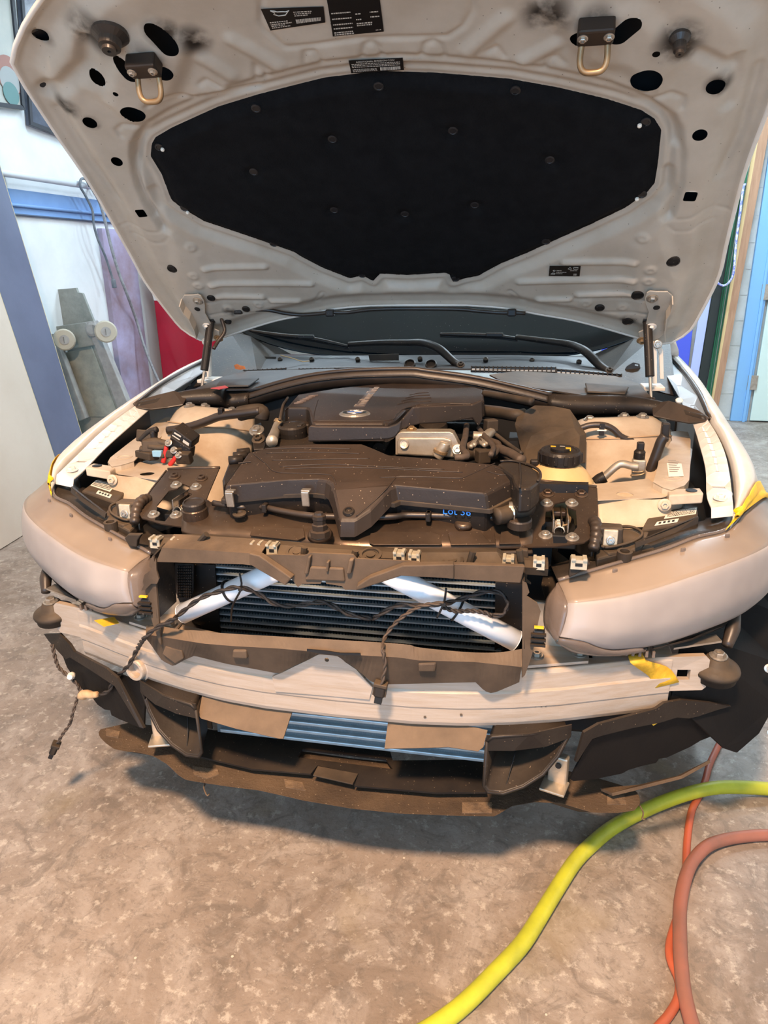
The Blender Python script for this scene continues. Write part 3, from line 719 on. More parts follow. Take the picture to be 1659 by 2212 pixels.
# faces whose centre fell into an opening or outside
cc = Gm[Q].mean(1); keep = sdf_poly(cc, OUT)[0] < 0
for q, r, r2, sq in HOLES:
    if sq: keep &= ~((np.abs(cc-q) < r-.0006).all(1))
    else: keep &= np.linalg.norm(cc-q, axis=1) > r-.0006
for L, w in SLOTS: keep &= sdf_line(cc, L) > w-.0006
Q = Q[keep]
used = np.unique(Q); remap = -np.ones(len(G), int); remap[used] = np.arange(len(used))
VH = hood_pt(Gm[used, 0], Gm[used, 1], h[used])
hood = mk('hood', [], [], m_hood, car)
def soot(m, spots):
    nt = m.node_tree; N = nt.nodes; L = nt.links; b = N['Principled BSDF']; src = b.inputs['Base Color'].links[0].from_socket
    geo = N.new('ShaderNodeNewGeometry'); acc = None
    for p, r in spots:
        d = N.new('ShaderNodeVectorMath'); d.operation = 'DISTANCE'; L.new(geo.outputs['Position'], d.inputs[0]); d.inputs[1].default_value = tuple(map(float, p))
        mr = N.new('ShaderNodeMapRange'); mr.interpolation_type = 'SMOOTHSTEP'; r *= 1.25; mr.inputs['From Min'].default_value = r; mr.inputs['From Max'].default_value = r*.3; L.new(d.outputs['Value'], mr.inputs['Value'])
        if acc is None: acc = mr.outputs[0]
        else:
            mx = N.new('ShaderNodeMath'); mx.operation = 'MAXIMUM'; L.new(acc, mx.inputs[0]); L.new(mr.outputs[0], mx.inputs[1]); acc = mx.outputs[0]
    n = N.new('ShaderNodeTexNoise'); n.inputs['Scale'].default_value = 26; n.inputs['Detail'].default_value = 5; L.new(geo.outputs['Position'], n.inputs['Vector'])
    r2 = N.new('ShaderNodeMapRange'); r2.inputs['From Min'].default_value = .26; r2.inputs['From Max'].default_value = .52; L.new(n.outputs['Fac'], r2.inputs['Value'])
    mu = N.new('ShaderNodeMath'); mu.operation = 'MULTIPLY'; L.new(acc, mu.inputs[0]); L.new(r2.outputs[0], mu.inputs[1])
    mx = N.new('ShaderNodeMix'); mx.data_type = 'RGBA'; L.new(mu.outputs[0], mx.inputs[0]); L.new(src, mx.inputs[6]); mx.inputs[7].default_value = srgb(40, 34, 29); L.new(mx.outputs[2], b.inputs['Base Color'])
soot(m_hood, [(hood_pt(*HS(p), .02), r) for p, r in [(K('A1 620,140')[0], .055), (K('A1 560,150')[0], .035), (K('A1 950,250')[0], .045), (K('A1 1050,110')[0], .04), (K('A1 265,205')[0], .025), (K('A1 1240,160')[0], .04), (K('A3 1130,150')[0], .05), (K('A3 1150,210')[0], .03), (K('A3 640,20')[0], .04), (K('A3 350,-10')[0], .05), (K('A3 1360,440')[0], .028), (K('A1 440,630')[0], .03), (K('A1 600,720')[0], .022), (K('A7 210,1170')[0], .03), (K('A5 380,380')[0], .025)]])
me = hood.data; me.clear_geometry()
def fast(me, V, Q):
    me.vertices.add(len(V)); me.vertices.foreach_set('co', V.ravel().astype(np.float32))
    me.loops.add(len(Q)*4); me.polygons.add(len(Q)); me.polygons.foreach_set('loop_start', np.arange(0, len(Q)*4, 4, dtype=np.int32))
    me.loops.foreach_set('vertex_index', Q.ravel().astype(np.int32)); me.update(calc_edges=True); me.validate()
fast(me, VH, remap[Q]); me.shade_smooth()
if not me.materials: me.materials.append(m_hood)
# outer skin closes the cavity behind the openings
st = 5
cx, cs = np.meshgrid(np.linspace(-.83, .83, 110), np.linspace(min(OUT[:, 1])-.004, max(OUT[:, 1])+.004, 84)); C2 = np.stack([cx.ravel(), cs.ravel()], 1)
d2, n2 = sdf_poly(C2, OUT); bnd = (d2 > -.008) & (d2 < .018); C2[bnd] = n2[bnd]; okc = d2 < .018
hh = -.004-.04*sst(-d2, .0, .09)
ix = np.arange(len(C2)).reshape(84, 110); Q2 = np.stack([ix[:-1, :-1], ix[:-1, 1:], ix[1:, 1:], ix[1:, :-1]], -1).reshape(-1, 4); Q2 = Q2[okc[Q2].all(1)]; Q2 = Q2[(sdf_poly(C2[Q2].mean(1), OUT)[0] < 0)]
u2 = np.unique(Q2); rm2 = -np.ones(len(C2), int); rm2[u2] = np.arange(len(u2))
sk = mk('outer_skin', [], [], m_white, hood); sk.data.clear_geometry(); fast(sk.data, hood_pt(C2[u2, 0], C2[u2, 1], hh[u2]), rm2[Q2]); sk.data.shade_smooth()
m_cavshade = M('cavity_shade', (30, 31, 33), .7)  # dark sheet added under the skin, shade of the cavity put into its colour
cvh = np.where(d2 > -.03, -.001, -.0+hh+.006)
ke = (d2[Q2].max(1) < -.008); Q3 = Q2[ke]; u3 = np.unique(Q3); rm3 = -np.ones(len(C2), int); rm3[u3] = np.arange(len(u3))
cv = mk('cavity_shade_sheet', [], [], m_cavshade, hood); cv.data.clear_geometry(); fast(cv.data, hood_pt(C2[u3, 0], C2[u3, 1], (hh+.008)[u3]), rm3[Q3])
hem = [hood_pt(q[0], q[1], .006) for q in OUT]
v, f = tube_geo(hem+[hem[0]], .0055, 8); mk('hem', v, f, m_white, hood, smooth=True)

def HPT(s, hgt=.0):
    q = HL(s)[0]; return hood_pt(q[0], q[1], hgt)
def hh_at(q):
    i = np.argmin(np.sum((G-q)**2, axis=1)); return h[i]
# ---- felt pad with clip dimples
gx2, gs2 = np.meshgrid(np.linspace(-.66, .66, 260), np.linspace(PADO[:, 1].min()-.004, PADO[:, 1].max()+.004, 150)); GP = np.stack([gx2.ravel(), gs2.ravel()], 1)
pdv, pnr = sdf_poly(GP, PADO); cb = np.abs(pdv) < .0045; GP[cb] = pnr[cb]; okp = (pdv < 0) | cb
hp = .008+.016*sst(-pdv, .0, .03)+.004*np.sin(GP[:, 0]*9+GP[:, 1]*4)*sst(-pdv, .02, .1)
CLIPS = [HL(s)[0] for s in ('A2 885,465', 'A2 155,600', 'A2 610,790', 'A2 1325,755', 'A2 140,1000', 'A2 620,1220', 'A2 1040,1240', 'A2 1455,1200', 'A1 1030,905', 'A1 1185,1310', 'A3 150,500', 'A3 355,930', 'A3 925,695', 'A3 905,1140', 'F 592,520', 'F 1180,508', 'F 783,588', 'F 985,593')]
for q in CLIPS: hp -= .009*(1-sst(np.linalg.norm(GP-q, axis=1), .004, .03))*sst(-pdv, .012, .05)
ixp = np.arange(len(GP)).reshape(150, 260); QP = np.stack([ixp[:-1, :-1], ixp[:-1, 1:], ixp[1:, 1:], ixp[1:, :-1]], -1).reshape(-1, 4); QP = QP[okp[QP].all(1)]; QP = QP[sdf_poly(GP[QP].mean(1), PADO)[0] < .0005]
up = np.unique(QP); rmp = -np.ones(len(GP), int); rmp[up] = np.arange(len(up))
pad = mk('insulation_pad', [], [], m_felt, hood); pad.data.clear_geometry(); fast(pad.data, hood_pt(GP[up, 0], GP[up, 1], hp[up]), rmp[QP]); pad.data.shade_smooth()
pad['label'] = 'black felt insulation pad on the underside of the hood'
q_ = pad.modifiers.new('t', 'SOLIDIFY'); q_.thickness = .014; q_.offset = -1
m_clipk = M('pad_clip_plastic', (24, 24, 26), .5)
for q in CLIPS:
    lathe('pad_clip', [(.011, 0), (.011, .0025), (.008, .0035), (.007, .0025), (.003, .0025)], hood_pt(q[0], q[1], hp[np.argmin(np.sum((GP-q)**2, axis=1))]-.0004), hood_n(q[1]), m_clipk, hood, res=14)
for s in ('A3 890,700', 'A3 875,1140', 'A1 1055,908', 'A1 1212,1312'):
    q = HL(s)[0]; lathe('white_peg', [(.0045, 0), (.0045, .004), (.002, .006)], hood_pt(q[0], q[1], .0225), hood_n(q[1]), m_paper, hood, res=10)
q = HL('A3 730,942')[0]; c_ = hood_pt(q[0], q[1], .025); n_ = hood_n(q[1]); t_ = hood_t(q[1])
sheet('torn_patch', [c_+V3(a, 0, 0)+t_*b for a, b in ((-.012, .006), (-.004, .010), (.006, .004), (.013, -.004), (.008, -.008), (-.006, -.005))], M('exposed_fibre', (116, 104, 88), .9), hood, th=.001)
# ---- black plugs
PLUGS = [('A1 705,150', .0), ('A7 565,675', .0165), ('A7 282,940', .0165), ('A7 208,1170', .016), ('A6 1325,343', .0135), ('F 377,561', .0145), ('A5 260,265', .0125), ('A5 495,355', .0125), ('A5 370,450', .0115), ('A6 1580,240', .0)]
for s, r in PLUGS:
    if not r: continue
    q = HL(s)[0]; lathe('rubber_plug', [(r, -.002), (r, .003), (r*.8, .005), (r*.74, .003), (r*.3, .003)], hood_pt(q[0], q[1], hh_at(q)), hood_n(q[1]), m_plast, hood, res=24)
# buffers at the front corners
for s, r in (('A1 715,120', .034), ('A3 1135,130', .018)):
    q = HL(s)[0]; lathe('rubber_buffer', [(r, -.004), (r, .006), (r*.62, .014), (r*.6, .028), (r*.42, .03), (r*.4, .036), (r*.12, .036), (r*.1, .03)], hood_pt(q[0], q[1], hh_at(q)), hood_n(q[1]), m_rubber, hood, res=24)
# hood strikers: bracket block and bent wire loop
for s in ('A1 945,245', 'A3 635,40'):
    q = HL(s)[0]; c = hood_pt(q[0], q[1], hh_at(q)); n = hood_n(q[1]); t = hood_t(q[1])
    Rm = np.stack([V3(1, 0, 0), t, n], 1)
    st_ = box('striker_block', c+n*.012+t*.005, (.062, .036, .03), M('striker_dirty', (58, 48, 40), .5, metal=.5), hood, rot=Rm, bevel=.004)
    for sg in (-1, 1): bolt(c+n*.027+V3(sg*.022, 0, 0)+t*.008, n, .006, m_steel, st_)
    pts = [c+n*.006+V3(-.020, 0, 0), c+n*.02+V3(-.022, 0, 0)-t*.012, c+n*.045+V3(-.023, 0, 0)-t*.026, c+n*.056+V3(-.016, 0, 0)-t*.034, c+n*.058-t*.036, c+n*.056+V3(.016, 0, 0)-t*.034, c+n*.045+V3(.023, 0, 0)-t*.026, c+n*.02+V3(.022, 0, 0)-t*.012, c+n*.006+V3(.020, 0, 0)]
    tube('striker_loop', pts, .0055, m_brass, hood, n=40, res=10)
# ---- stickers
def sticker(name, corners, lines=(), bars=None, extra=None, head=None):
    C4 = [HL(s)[0] for s in corners]                          # tl, tr, br, bl in sight
    def at(u, v, hgt):
        a = C4[0]*(1-u)+C4[1]*u; b = C4[3]*(1-u)+C4[2]*u; q = a*(1-v)+b*v; return hood_pt(q[0], q[1], hgt)
    base = max(hh_at(c) for c in C4)
    N = 6; vv = [at(i/N, j/N, base+.0012) for j in range(N+1) for i in range(N+1)]
    lab = mk(name, vv, grid_faces(N+1, N+1), m_lblk, hood, solid=.0008)
    V, Fc = [], []
    def quad(u0, u1, v0, v1, hgt):
        o = len(V); V.extend([at(u0, v0, hgt), at(u1, v0, hgt), at(u1, v1, hgt), at(u0, v1, hgt)]); Fc.append((o, o+1, o+2, o+3))
    rnd = random.Random(len(name)+len(lines))
    for (u0, u1, v, hgt) in lines:
        u = u0
        while u < u1:
            w = rnd.uniform(.012, .05); quad(u, min(u+w, u1), v, v+hgt, base+.0022); u += w+.012
    mk('small_print', V, Fc, m_lwht, lab)
    if bars:
        V, Fc = [], []; u0, u1, v0, v1 = bars; u = u0
        while u < u1:
            w = rnd.choice((.006, .01, .016)); quad(u, u+w, v0, v1, base+.0022); u += w+rnd.choice((.005, .009))
        mk('barcode', V, Fc, m_lwht, lab)
    if head:
        s_, u, v, size = head; p = at(u, v, base+.0022); text('heading', s_, size, p, at(u+.1, v, base+.0022)-p, at(u, v-.1, base+.0022)-p, m_lwht, lab, ext=.0001)
    if extra: extra(at, base, lab)
    return lab
def oilcan(at, base, lab):
    pts = [(.14, -.02), (.20, .10), (.17, .16), (.24, .26), (.36, .24), (.40, .12), (.44, .02), (.38, .08), (.33, .06), (.24, .06), (.21, .02), (.14, -.02)]
    tube('oil_can_symbol', [at(a, b+.10, base+.002) for a, b in pts], .0011, m_lwht, lab, res=6)
sticker('oil_label', ('A2 180,-45', 'A2 555,-60', 'A2 566,38', 'A2 240,92'), [(.05, .36, .62, .05), (.05, .42, .72, .05), (.05, .3, .80, .04), (.05, .38, .88, .04), (.5, .8, .20, .05), (.5, .78, .30, .05), (.5, .72, .40, .05)], (.5, .93, .62, .84), oilcan)
sticker('fuse_table_label', ('A2 570,-130', 'A2 885,-150', 'A2 917,100', 'A2 612,127'), [(.04, .42, v, .03) for v in (.42, .56, .70, .80, .9, .95)]+[(.5, .6, v, .03) for v in (.48, .62)]+[(.78, .95, v, .03) for v in (.46, .58)]+[(.5, .8, v, .03) for v in (.72, .77)]+[(.85, .95, .93, .02)])
sticker('emission_label', ('A2 705,300', 'A2 1028,282', 'A2 1036,358', 'A2 722,378'), [(.04, .94, v, .05) for v in (.28, .40, .52)]+[(.04, .5, v, .04) for v in (.70, .78, .86)], (.56, .93, .66, .92), None, ('ADDITIONAL EMISSION CONTROL INFORMATION', .13, .2, .0058))
def acsym(at, base, lab):
    for pts in (((.60, .28), (.66, .08), (.72, .28), (.60, .28)), ((.78, .10), (.92, .10), (.92, .28), (.78, .28), (.78, .10)), ((.12, .45), (.16, .38), (.2, .45), (.16, .52), (.12, .45)), ((.06, .78), (.12, .68), (.2, .70), (.2, .80), (.06, .80))):
        tube('symbol_outline', [at(a, b, base+.0024) for a, b in pts], .0006, m_lwht, lab, res=6)
sticker('coolant_label', ('A6 983,47', 'A6 1196,47', 'A6 1188,118', 'A6 976,117'), [(.24, .40, .42, .06), (.24, .56, .58, .06), (.24, .44, .72, .06), (.68, .9, .42, .05), (.8, .9, .74, .07), (.8, .9, .84, .06)], None, acsym)
# ------------------------------------------------------------------ bumper beam
def bx(pts, n=41):
    """plan curve y(x) of the beam, symmetric"""
    return pts
BY = lambda x: np.interp(abs(x), [0, .15, .24, .33, .42, .52, .625, .70], [-.084, -.080, -.070, -.052, -.026, .012, .052, .064])
BM = 'bumper_beam'
prof = [(-.000, .560), (-.004, .552), (-.004, .520), (-.007, .515), (-.007, .484), (-.004, .479), (-.004, .450), (.000, .440), (.060, .440), (.060, .560)]
xs = np.linspace(-.632, .632, 61); rows = []
for x in xs: rows.append([V3(x, BY(x)+dy, z) for dy, z in prof])
v = [p for r in rows for p in r]; f = grid_faces(len(rows), len(prof), closed_c=True)+[tuple(range(len(prof)-1, -1, -1)), tuple(range((len(rows)-1)*len(prof), len(rows)*len(prof)))]
beam = mk('bumper_beam', v, f, m_alu, car, bevel=.002); beam['label'] = 'bare aluminium bumper beam'
for sg in (-1, 1):
    ex = [V3(sg*x, BY(x), z) for x, z in ((.60, .485), (.694, .485), (.701, .492), (.701, .552), (.693, .560), (.60, .560))]
    hl = [[V3(sg*x, BY(x), z) for x, z in ((.643, .508), (.668, .508), (.668, .530), (.643, .530))]] if sg > 0 else []
    sheet('beam_end_plate', ex, m_alu, beam, holes=hl, th=.012)
    # mounting foot on the top of the beam
    fx = [V3(sg*a, b, .5625) for a, b in ((.355, BY(.355)), (.47, BY(.47)), (.475, .04), (.36, .04))]
    prism('mount_plate', fx, (0, 0, .006), m_alu, beam, bevel=.001)
    for a, b in ((.375, -.005), (.455, .015)): bolt((sg*a, b, .5685), (0, 0, 1), .009, m_steel, beam)
    prism('crash_box', [V3(sg*.36, .0, .45), V3(sg*.48, .02, .45), V3(sg*.48, .02, .56), V3(sg*.36, .0, .56)], (0, .32, 0), m_alu, beam)
# raised tab in the middle
tabp = WL('B5 880,1150 940,1125 1020,1085 1110,1042 1160,1015 1180,1010 1270,1013 1295,1020 1330,1058 1400,1105 1460,1175 1500,1215 1480,1290 900,1240', y=lambda q: BY(q[0])-.012)
sheet('beam_tab', tabp, m_alu, beam, holes=[circ(W(K('B5 1218,1045')[0], y=lambda q: BY(q[0])-.012), (0, -1, 0), .0045, 10)], th=.004)
# tow eye boss
p = W(K('B8 800,600')[0], y=lambda q: BY(q[0])-.002)
lathe('tow_eye_boss', [(.030, -.002), (.031, .004), (.026, .006), (.025, .014), (.0235, .017), (.018, .017), (.0165, .012), (.016, -.02)], p, (-.25, -1, .05), m_alu, beam, res=28)
lathe('tow_bore_shade', [(.0155, -.006), (.0155, -.004)], p, (-.25, -1, .05), m_black, beam, res=20)  # black disc closes the bore; its depth is painted dark
# scuffs and fixings on the beam face
for s in ('B6 1200,1482', 'B6 1240,1482', 'B6 1270,1480', 'B6 690,1545', 'B6 440,1560', 'B5 1450,1150'):
    q = W(K(s)[0], y=lambda q: BY(q[0])-.0055); lathe('dirt_spot', [(.0028, 0), (.0026, .0006)], q, (0, -1, 0), M('grime_spot', (84, 74, 62), .9), beam, res=8)

def boxg(c, s):
    c = np.array(c, float); v = [c+V3(dx*s[0], dy*s[1], dz*s[2]) for dx in (-.5, .5) for dy in (-.5, .5) for dz in (-.5, .5)]
    return v, [(0, 1, 3, 2), (4, 6, 7, 5), (0, 4, 5, 1), (2, 3, 7, 6), (0, 2, 6, 4), (1, 5, 7, 3)]
# ------------------------------------------------------------------ lower grille trim that laps over the beam
YT = lambda k, y0: (lambda q: y0+k*q[0]**2)
top = WL('F 316,1352 332,1350 B5 330,860 400,862 580,880 1000,905 1659,945 B6 400,1080 700,1110 930,1115 1110,1090', y=YT(.35, -.118))
fold = WL('B5 100,890 150,895 300,920 460,945 640,960 920,975 1300,1010 1659,1030 B6 400,1170 780,1180 1105,1215', y=YT(.30, -.130))
low = WL('B5 95,905 130,950 200,1050 270,1085 340,1045 400,1020 600,1070 920,1130 1010,1085 1110,1040 1160,1010 1280,1020 1400,1100 1490,1180 B6 140,1335 790,1320 850,1380 890,1395 930,1388 1090,1320', y=YT(.28, -.113))
N = 90
tr = loft('lower_grille_trim', [crom(top, N), lin(fold, N), lin(low, N)], m_trim, car, curve=False, solid=.0035, smooth=False)
tr['label'] = 'dusty brown lower grille trim lapping over the beam'
sheet('trim_slot_shade', WL('B5 1095,980 1200,988 1300,1003 1425,1005 1427,1018 1300,1016 1180,1006 1095,992', y=lambda q: -.1365+.3*q[0]**2), m_black, tr, th=.002)  # black sheet on the trim, shade of the slot given by colour
for s in ('B5 635,985 720,985 725,1045 630,1040', 'B6 390,1190 520,1185 510,1255 395,1255'):
    P = WL(s, y=lambda q: -.130+.28*q[0]**2); prism('trim_boss', P, (0, .014, 0), m_trim, tr, bevel=.004)
for s in ('B5 220,960 320,990 330,1040 280,1070 200,1010',):
    P = WL(s, y=lambda q: -.124+.28*q[0]**2); sheet('ear_pocket', P, M('trim_pocket', (72, 60, 48), .8, c2=(110, 88, 66), ns=20, amt=.6), tr, th=.006, bevel=.002)

# ------------------------------------------------------------------ upper grille trim
ut = YT(.42, -.142)
def trim_bar(name, s_top, s_bot, depth=.05):
    A, B = WL(s_top, y=ut), WL(s_bot, y=lambda q: ut(q)-.004)
    n = max(len(A), len(B), 12); A, B = lin(A, n), lin(B, n)
    T = [p+V3(0, depth, .008) for p in A]
    return loft(name, [T, A, B, [p+V3(0, .02, -.0005) for p in B]], m_trim, car, curve=False, smooth=False, solid=.003)
ub = trim_bar('upper_grille_trim', 'B5 200,352 430,366 740,387 800,405', 'B5 165,440 400,446 740,456 760,462')
ub['label'] = 'dusty brown trim edging the top of the grille opening'
def leg(s): return sheet('trim_strut', WL(s, y=lambda q: ut(q)-.010), m_trim, ub, th=.016, bevel=.002)
leg('B5 740,387 800,402 1000,540 962,586 740,456')
leg('B6 280,588 0,680 F 769,1276 771,1266 B6 60,600 290,516 640,508 640,606')
sheet('trim_strut', WL('B6 600,506 1132,522 1100,636 600,608', y=lambda q: ut(q)-.004), m_trim, ub, th=.012, bevel=.002)
# centre web with cut-outs between the struts
cw = WL('B5 800,400 900,396 1080,400 1120,385 1380,395 1400,420 1659,432 F 905,1214 B6 300,520 60,605 F 770,1268 B5 1410,612 1330,612 1312,590 1215,575 1205,545 1192,548 1180,575 1065,575 1040,597 1000,545', y=lambda q: ut(q)+.006)
web = sheet('trim_centre_web', cw, m_trim, ub, th=.004)
for s in ('B5 1100,410 1120,405 1100,520 1075,520', 'B5 1355,425 1385,425 1365,520 1335,520', 'B5 1215,440 1232,440 1226,505 1212,505'):
    prism('web_rib', WL(s, y=lambda q: ut(q)-.004), (0, .012, 0), m_trim, web, bevel=.003)
prism('web_pocket', WL('B5 1115,470 1320,480 1330,565 1080,555', y=lambda q: ut(q)+.001), (0, .006, 0), m_trim, web, bevel=.004)
# clip rail behind the trim
rl_t = WL('B5 130,292 440,288 800,322 1100,350 1659,380 B6 400,425 700,425 960,420 980,455 1150,480 1290,490', y=lambda q: ut(q)+.055)
rl_b = WL('B5 120,345 440,365 800,392 1100,398 1659,420 B6 400,490 700,505 960,505 980,510 1150,530 1290,540', y=lambda q: ut(q)+.035)
rl_t, rl_b = lin(rl_t, 40), lin(rl_b, 40)
rail = loft('clip_rail', [[p+V3(0, .03, -.004) for p in rl_t], rl_t, rl_b, [p+V3(0, .004, -.015) for p in rl_b]], m_plastd, car, curve=False, smooth=False, solid=.003)
rail['label'] = 'dusty plastic clip rail along the top of the grille'
m_clip = M('zinc_clip', (206, 196, 172), .4, metal=.4, c2=(150, 134, 108), ns=60, amt=.5)
def clip(s, w=.020, y=None):
    c = W(K(s)[0], y=y or (lambda q: ut(q)+.042))
    g = []
    t = mk('metal_clip', *join_geo([boxg(c+V3(0, .004, .005), (w, .018, .0025)), boxg(c+V3(0, -.006, -.003), (w, .0025, .018)), boxg(c+V3(-w*.35, -.002, .0085), (w*.25, .02, .004)), boxg(c+V3(w*.35, -.002, .0085), (w*.25, .02, .004))]), m_clip, rail)
    box('clip_slot_shade', c+V3(0, -.0075, -.003), (w*.45, .001, .006), m_black, t)  # small black plate on the clip paints the shade of a slot
for s in ('B5 165,312', 'B5 300,318', 'B5 790,345', 'B5 885,352', 'B6 265,445', 'B6 368,455', 'B6 1015,482', 'B6 1225,492'): clip(s)
for s in ('B5 575,355', 'B5 1035,390', 'B5 1490,408', 'B6 630,490', 'B6 55,465'):
    c = W(K(s)[0], y=lambda q: ut(q)+.045)
    lathe('mount_seat', [(.020, -.004), (.020, .006), (.015, .007), (.014, .002), (.008, .002), (.008, .006), (.004, .006)], c, (0, -.25, 1), m_plastd, rail, res=22)
for s in ('B5 475,270 430,320', 'B5 1080,350 1075,398', 'B5 1395,370 1385,420', 'B6 770,420 745,510', 'B6 1090,410 1100,480'):
    P = WL(s, y=lambda q: ut(q)+.036); d = P[1]-P[0]; Rm = basis(d)
    cyl('rail_rib', P[0]-d*.02, P[1]+d*.05, .006, m_plastd, rail, res=8)
# right-hand end of the rail: bracket and tab
for s in ('B6 1090,405 1150,410 1155,520 1140,620 1175,650 1140,640 1105,620', 'B6 1440,470 1560,480 1580,510 1480,580 1430,600'):
    sheet('rail_bracket', WL(s, y=-.02), m_plastd, rail, th=.012, bevel=.002)
clip('B6 1500,490', .028, -.02)
for s in ('B4 1060,720 1090,690 1205,690 1170,745 1165,800 1100,790',):
    sheet('rail_bracket', WL(s, y=.0), m_plastd, rail, th=.012, bevel=.002)

# ------------------------------------------------------------------ side deflectors of the grille opening
for sg in (-1, 1):
    fx = lambda P: [p*V3(sg, 1, 1) for p in P]
    front = WL('B6 1112,620 1112,1090 1110,1290 1130,1270 1175,1140 1185,1100 1222,900 1238,830 1215,775 1140,725 1160,700 1142,640', y=lambda q: -.098+.25*max(q[0]-.345, 0))
    d = sheet('grille_side_deflector', fx(front), m_trim, car, th=.004)
    d['label'] = 'dusty brown deflector at the %s side of the grille opening' % ('right' if sg > 0 else 'left')
    e = WL('B6 1112,620 1112,1090', y=-.097)
    P = fx([e[0], e[1], e[1]+V3(.0, .075, .0), e[0]+V3(.0, .075, .01)])
    sheet('duct_wall', P, m_plast, d, th=.004, n=V3(-sg, 0, 0))
    # corner bracket with bolt
    box('rubber_mount', (sg*.372, -.085, .655), (.022, .02, .03), m_plast, d, bevel=.004)
    for k in range(3): box('mount_rib', (sg*.372, -.097, .643+k*.01), (.026, .008, .004), m_plast, d)
    box('yellow_tab', (sg*.372, -.098, .678), (.016, .006, .003), M('amber_tab', (226, 180, 40), .5), d)
    # wing flap at the top corner
    if sg < 0: sheet('corner_flap', WL('B4 1330,890 1300,960 1260,1050 1205,1170 1240,1160 1290,1110 1340,1110 1355,1070 1335,1000', y=-.104), m_trim, d, th=.004)

# ------------------------------------------------------------------ radiator pack
RY = .075
radiator = box('radiator', (0, RY+.03, .565), (.66, .04, .42), m_rad, car); radiator['label'] = 'radiator core with horizontal tubes behind the grille opening'
pitch = .0158
k = 0; z = .375
while z < .765:
    box('cooling_tube', (0, RY, z), (.615, .022, .0032), m_radt, radiator); z += pitch
# corrugated fins between the tubes, too fine to count
V, Fc = [], []; z = .375
while z < .75:
    x = -.3075; up_ = True; o = len(V); cnt = 0
    while x < .3075:
        V.extend([V3(x, RY-.004, z+(.0016 if up_ else pitch-.0016)), V3(x, RY+.012, z+(.0016 if up_ else pitch-.0016))]); x += .0032; up_ = not up_; cnt += 1
    for i in range(cnt-1): Fc.append((o+2*i, o+2*i+1, o+2*i+3, o+2*i+2))
    z += pitch
ff = mk('cooling_fins', V, Fc, m_rad, radiator); ff['kind'] = 'stuff'
for sg in (-1, 1):
    box('end_tank', (sg*.325, RY+.01, .565), (.035, .05, .42), m_plast, radiator, bevel=.004)
# oil cooler duct mesh at the left of the opening
P = WL('B5 280,450 395,455 395,620 375,680 310,690 275,600', y=.03)
mesh_o = sheet('side_air_guide', WL('B5 255,445 525,460 560,880 330,790 300,700', y=.058), m_plast, car, th=.004)
pl_ = sheet('mesh_panel', P, m_plast, mesh_o, th=.004)
V, Fc = [], []
for i in range(7):
    for j in range(12):
        u, w = 300+i*13, 470+j*17
        q = W(K('B5 %d,%d' % (u, w))[0], y=.027); a, b = boxg(q, (.0028, .004, .0034)); o = len(V); V += a; Fc += [tuple(x+o for x in t) for t in b]
gm = mk('mesh_studs', V, Fc, m_plast, mesh_o); gm['kind'] = 'stuff'
sheet('side_air_guide', WL('B6 925,630 1110,645 1108,1000 920,1100', y=.058), m_plast, car, th=.004)

# ------------------------------------------------------------------ white bracing tubes
for sg, lbl in ((-1, 'left'), (1, 'right')):
    a, b = V3(sg*.335, -.023, .607), V3(sg*.095, -.052, .742)
    tb = tube('bracing_tube', [a, a*.5+b*.5, b], .0205, m_whtube, car, res=28); tb['label'] = 'white bracing tube, %s of the pair in the grille opening' % lbl
    d = (b-a)/np.linalg.norm(b-a); lathe('tube_rim', [(.0205, -.001), (.021, 0), (.0185, .001)], a, -d, m_whtube, tb, res=24)
# ------------------------------------------------------------------ loose wiring
m_wire = M('black_wire_loom', (34, 30, 28), .6, c2=(78, 66, 56), ns=30, amt=.5, bump=.5, bs=300)
m_wired = M('dusty_wire', (84, 70, 58), .7, c2=(52, 44, 38), ns=40, amt=.6)
def wy(y): return lambda q: y
def path(*segs):
    out = []
    for s, y in segs: out += WL(s, y=y)
    return out
def twisted(name, P, r, m, lab=None, parent=car, n=120):
    C = crom(P, n); g = []
    for ph in (0, math.pi):
        L = []
        for i, p in enumerate(C):
            t = C[min(i+1, n-1)]-C[max(i-1, 0)]; a, b, _ = basis(t); w = ph+i*.55; L.append(p+(a*math.cos(w)+b*math.sin(w))*r*.55)
        g.append(tube_geo(L, r*.62, 6))
    v, f = join_geo(g); o = mk(name, v, f, m, parent, smooth=True)
    if lab: o['label'] = lab
    return o
loomA = twisted('wiring_loom', path(('B8 430,810 500,800 580,770 620,690 720,590 780,480', lambda q: BY(q[0])-.022), ('B8 830,400 920,320 1050,255', lambda q: -.14+.25*q[0]**2), ('B5 300,770 430,670 560,620 680,598', -.088), ('B5 800,640 900,700 1020,710 1200,690 1350,760 1500,790', -.07), ('B6 100,870 250,790 400,790 560,780', -.085), ('B6 680,750 830,700 950,700 1010,770 980,850 900,862', -.06)), .0045, m_wire, 'loose black wiring loom draped across the grille opening and beam', n=240)
twisted('wiring_branch', path(('B6 560,800 650,830 760,828 850,840 900,862', -.07)), .004, m_wire, parent=loomA, n=50)
twisted('wiring_branch', path(('B6 570,770 400,800 260,890 170,1000', -.09), ('B6 150,1100 165,1200 140,1340', lambda q: -.135+.28*q[0]**2)), .0036, m_wired, parent=loomA, n=80)
twisted('wiring_branch', path(('B8 430,805 360,815 350,840', lambda q: BY(q[0])-.03), ('B8 320,940 300,1010 250,1080 215,1145', lambda q: .02)), .0036, m_wired, parent=loomA, n=60)
twisted('wiring_branch', path(('B8 375,800 365,740 330,700 260,640 215,590 190,510 175,440', .07)), .0042, m_wired, parent=loomA, n=60)
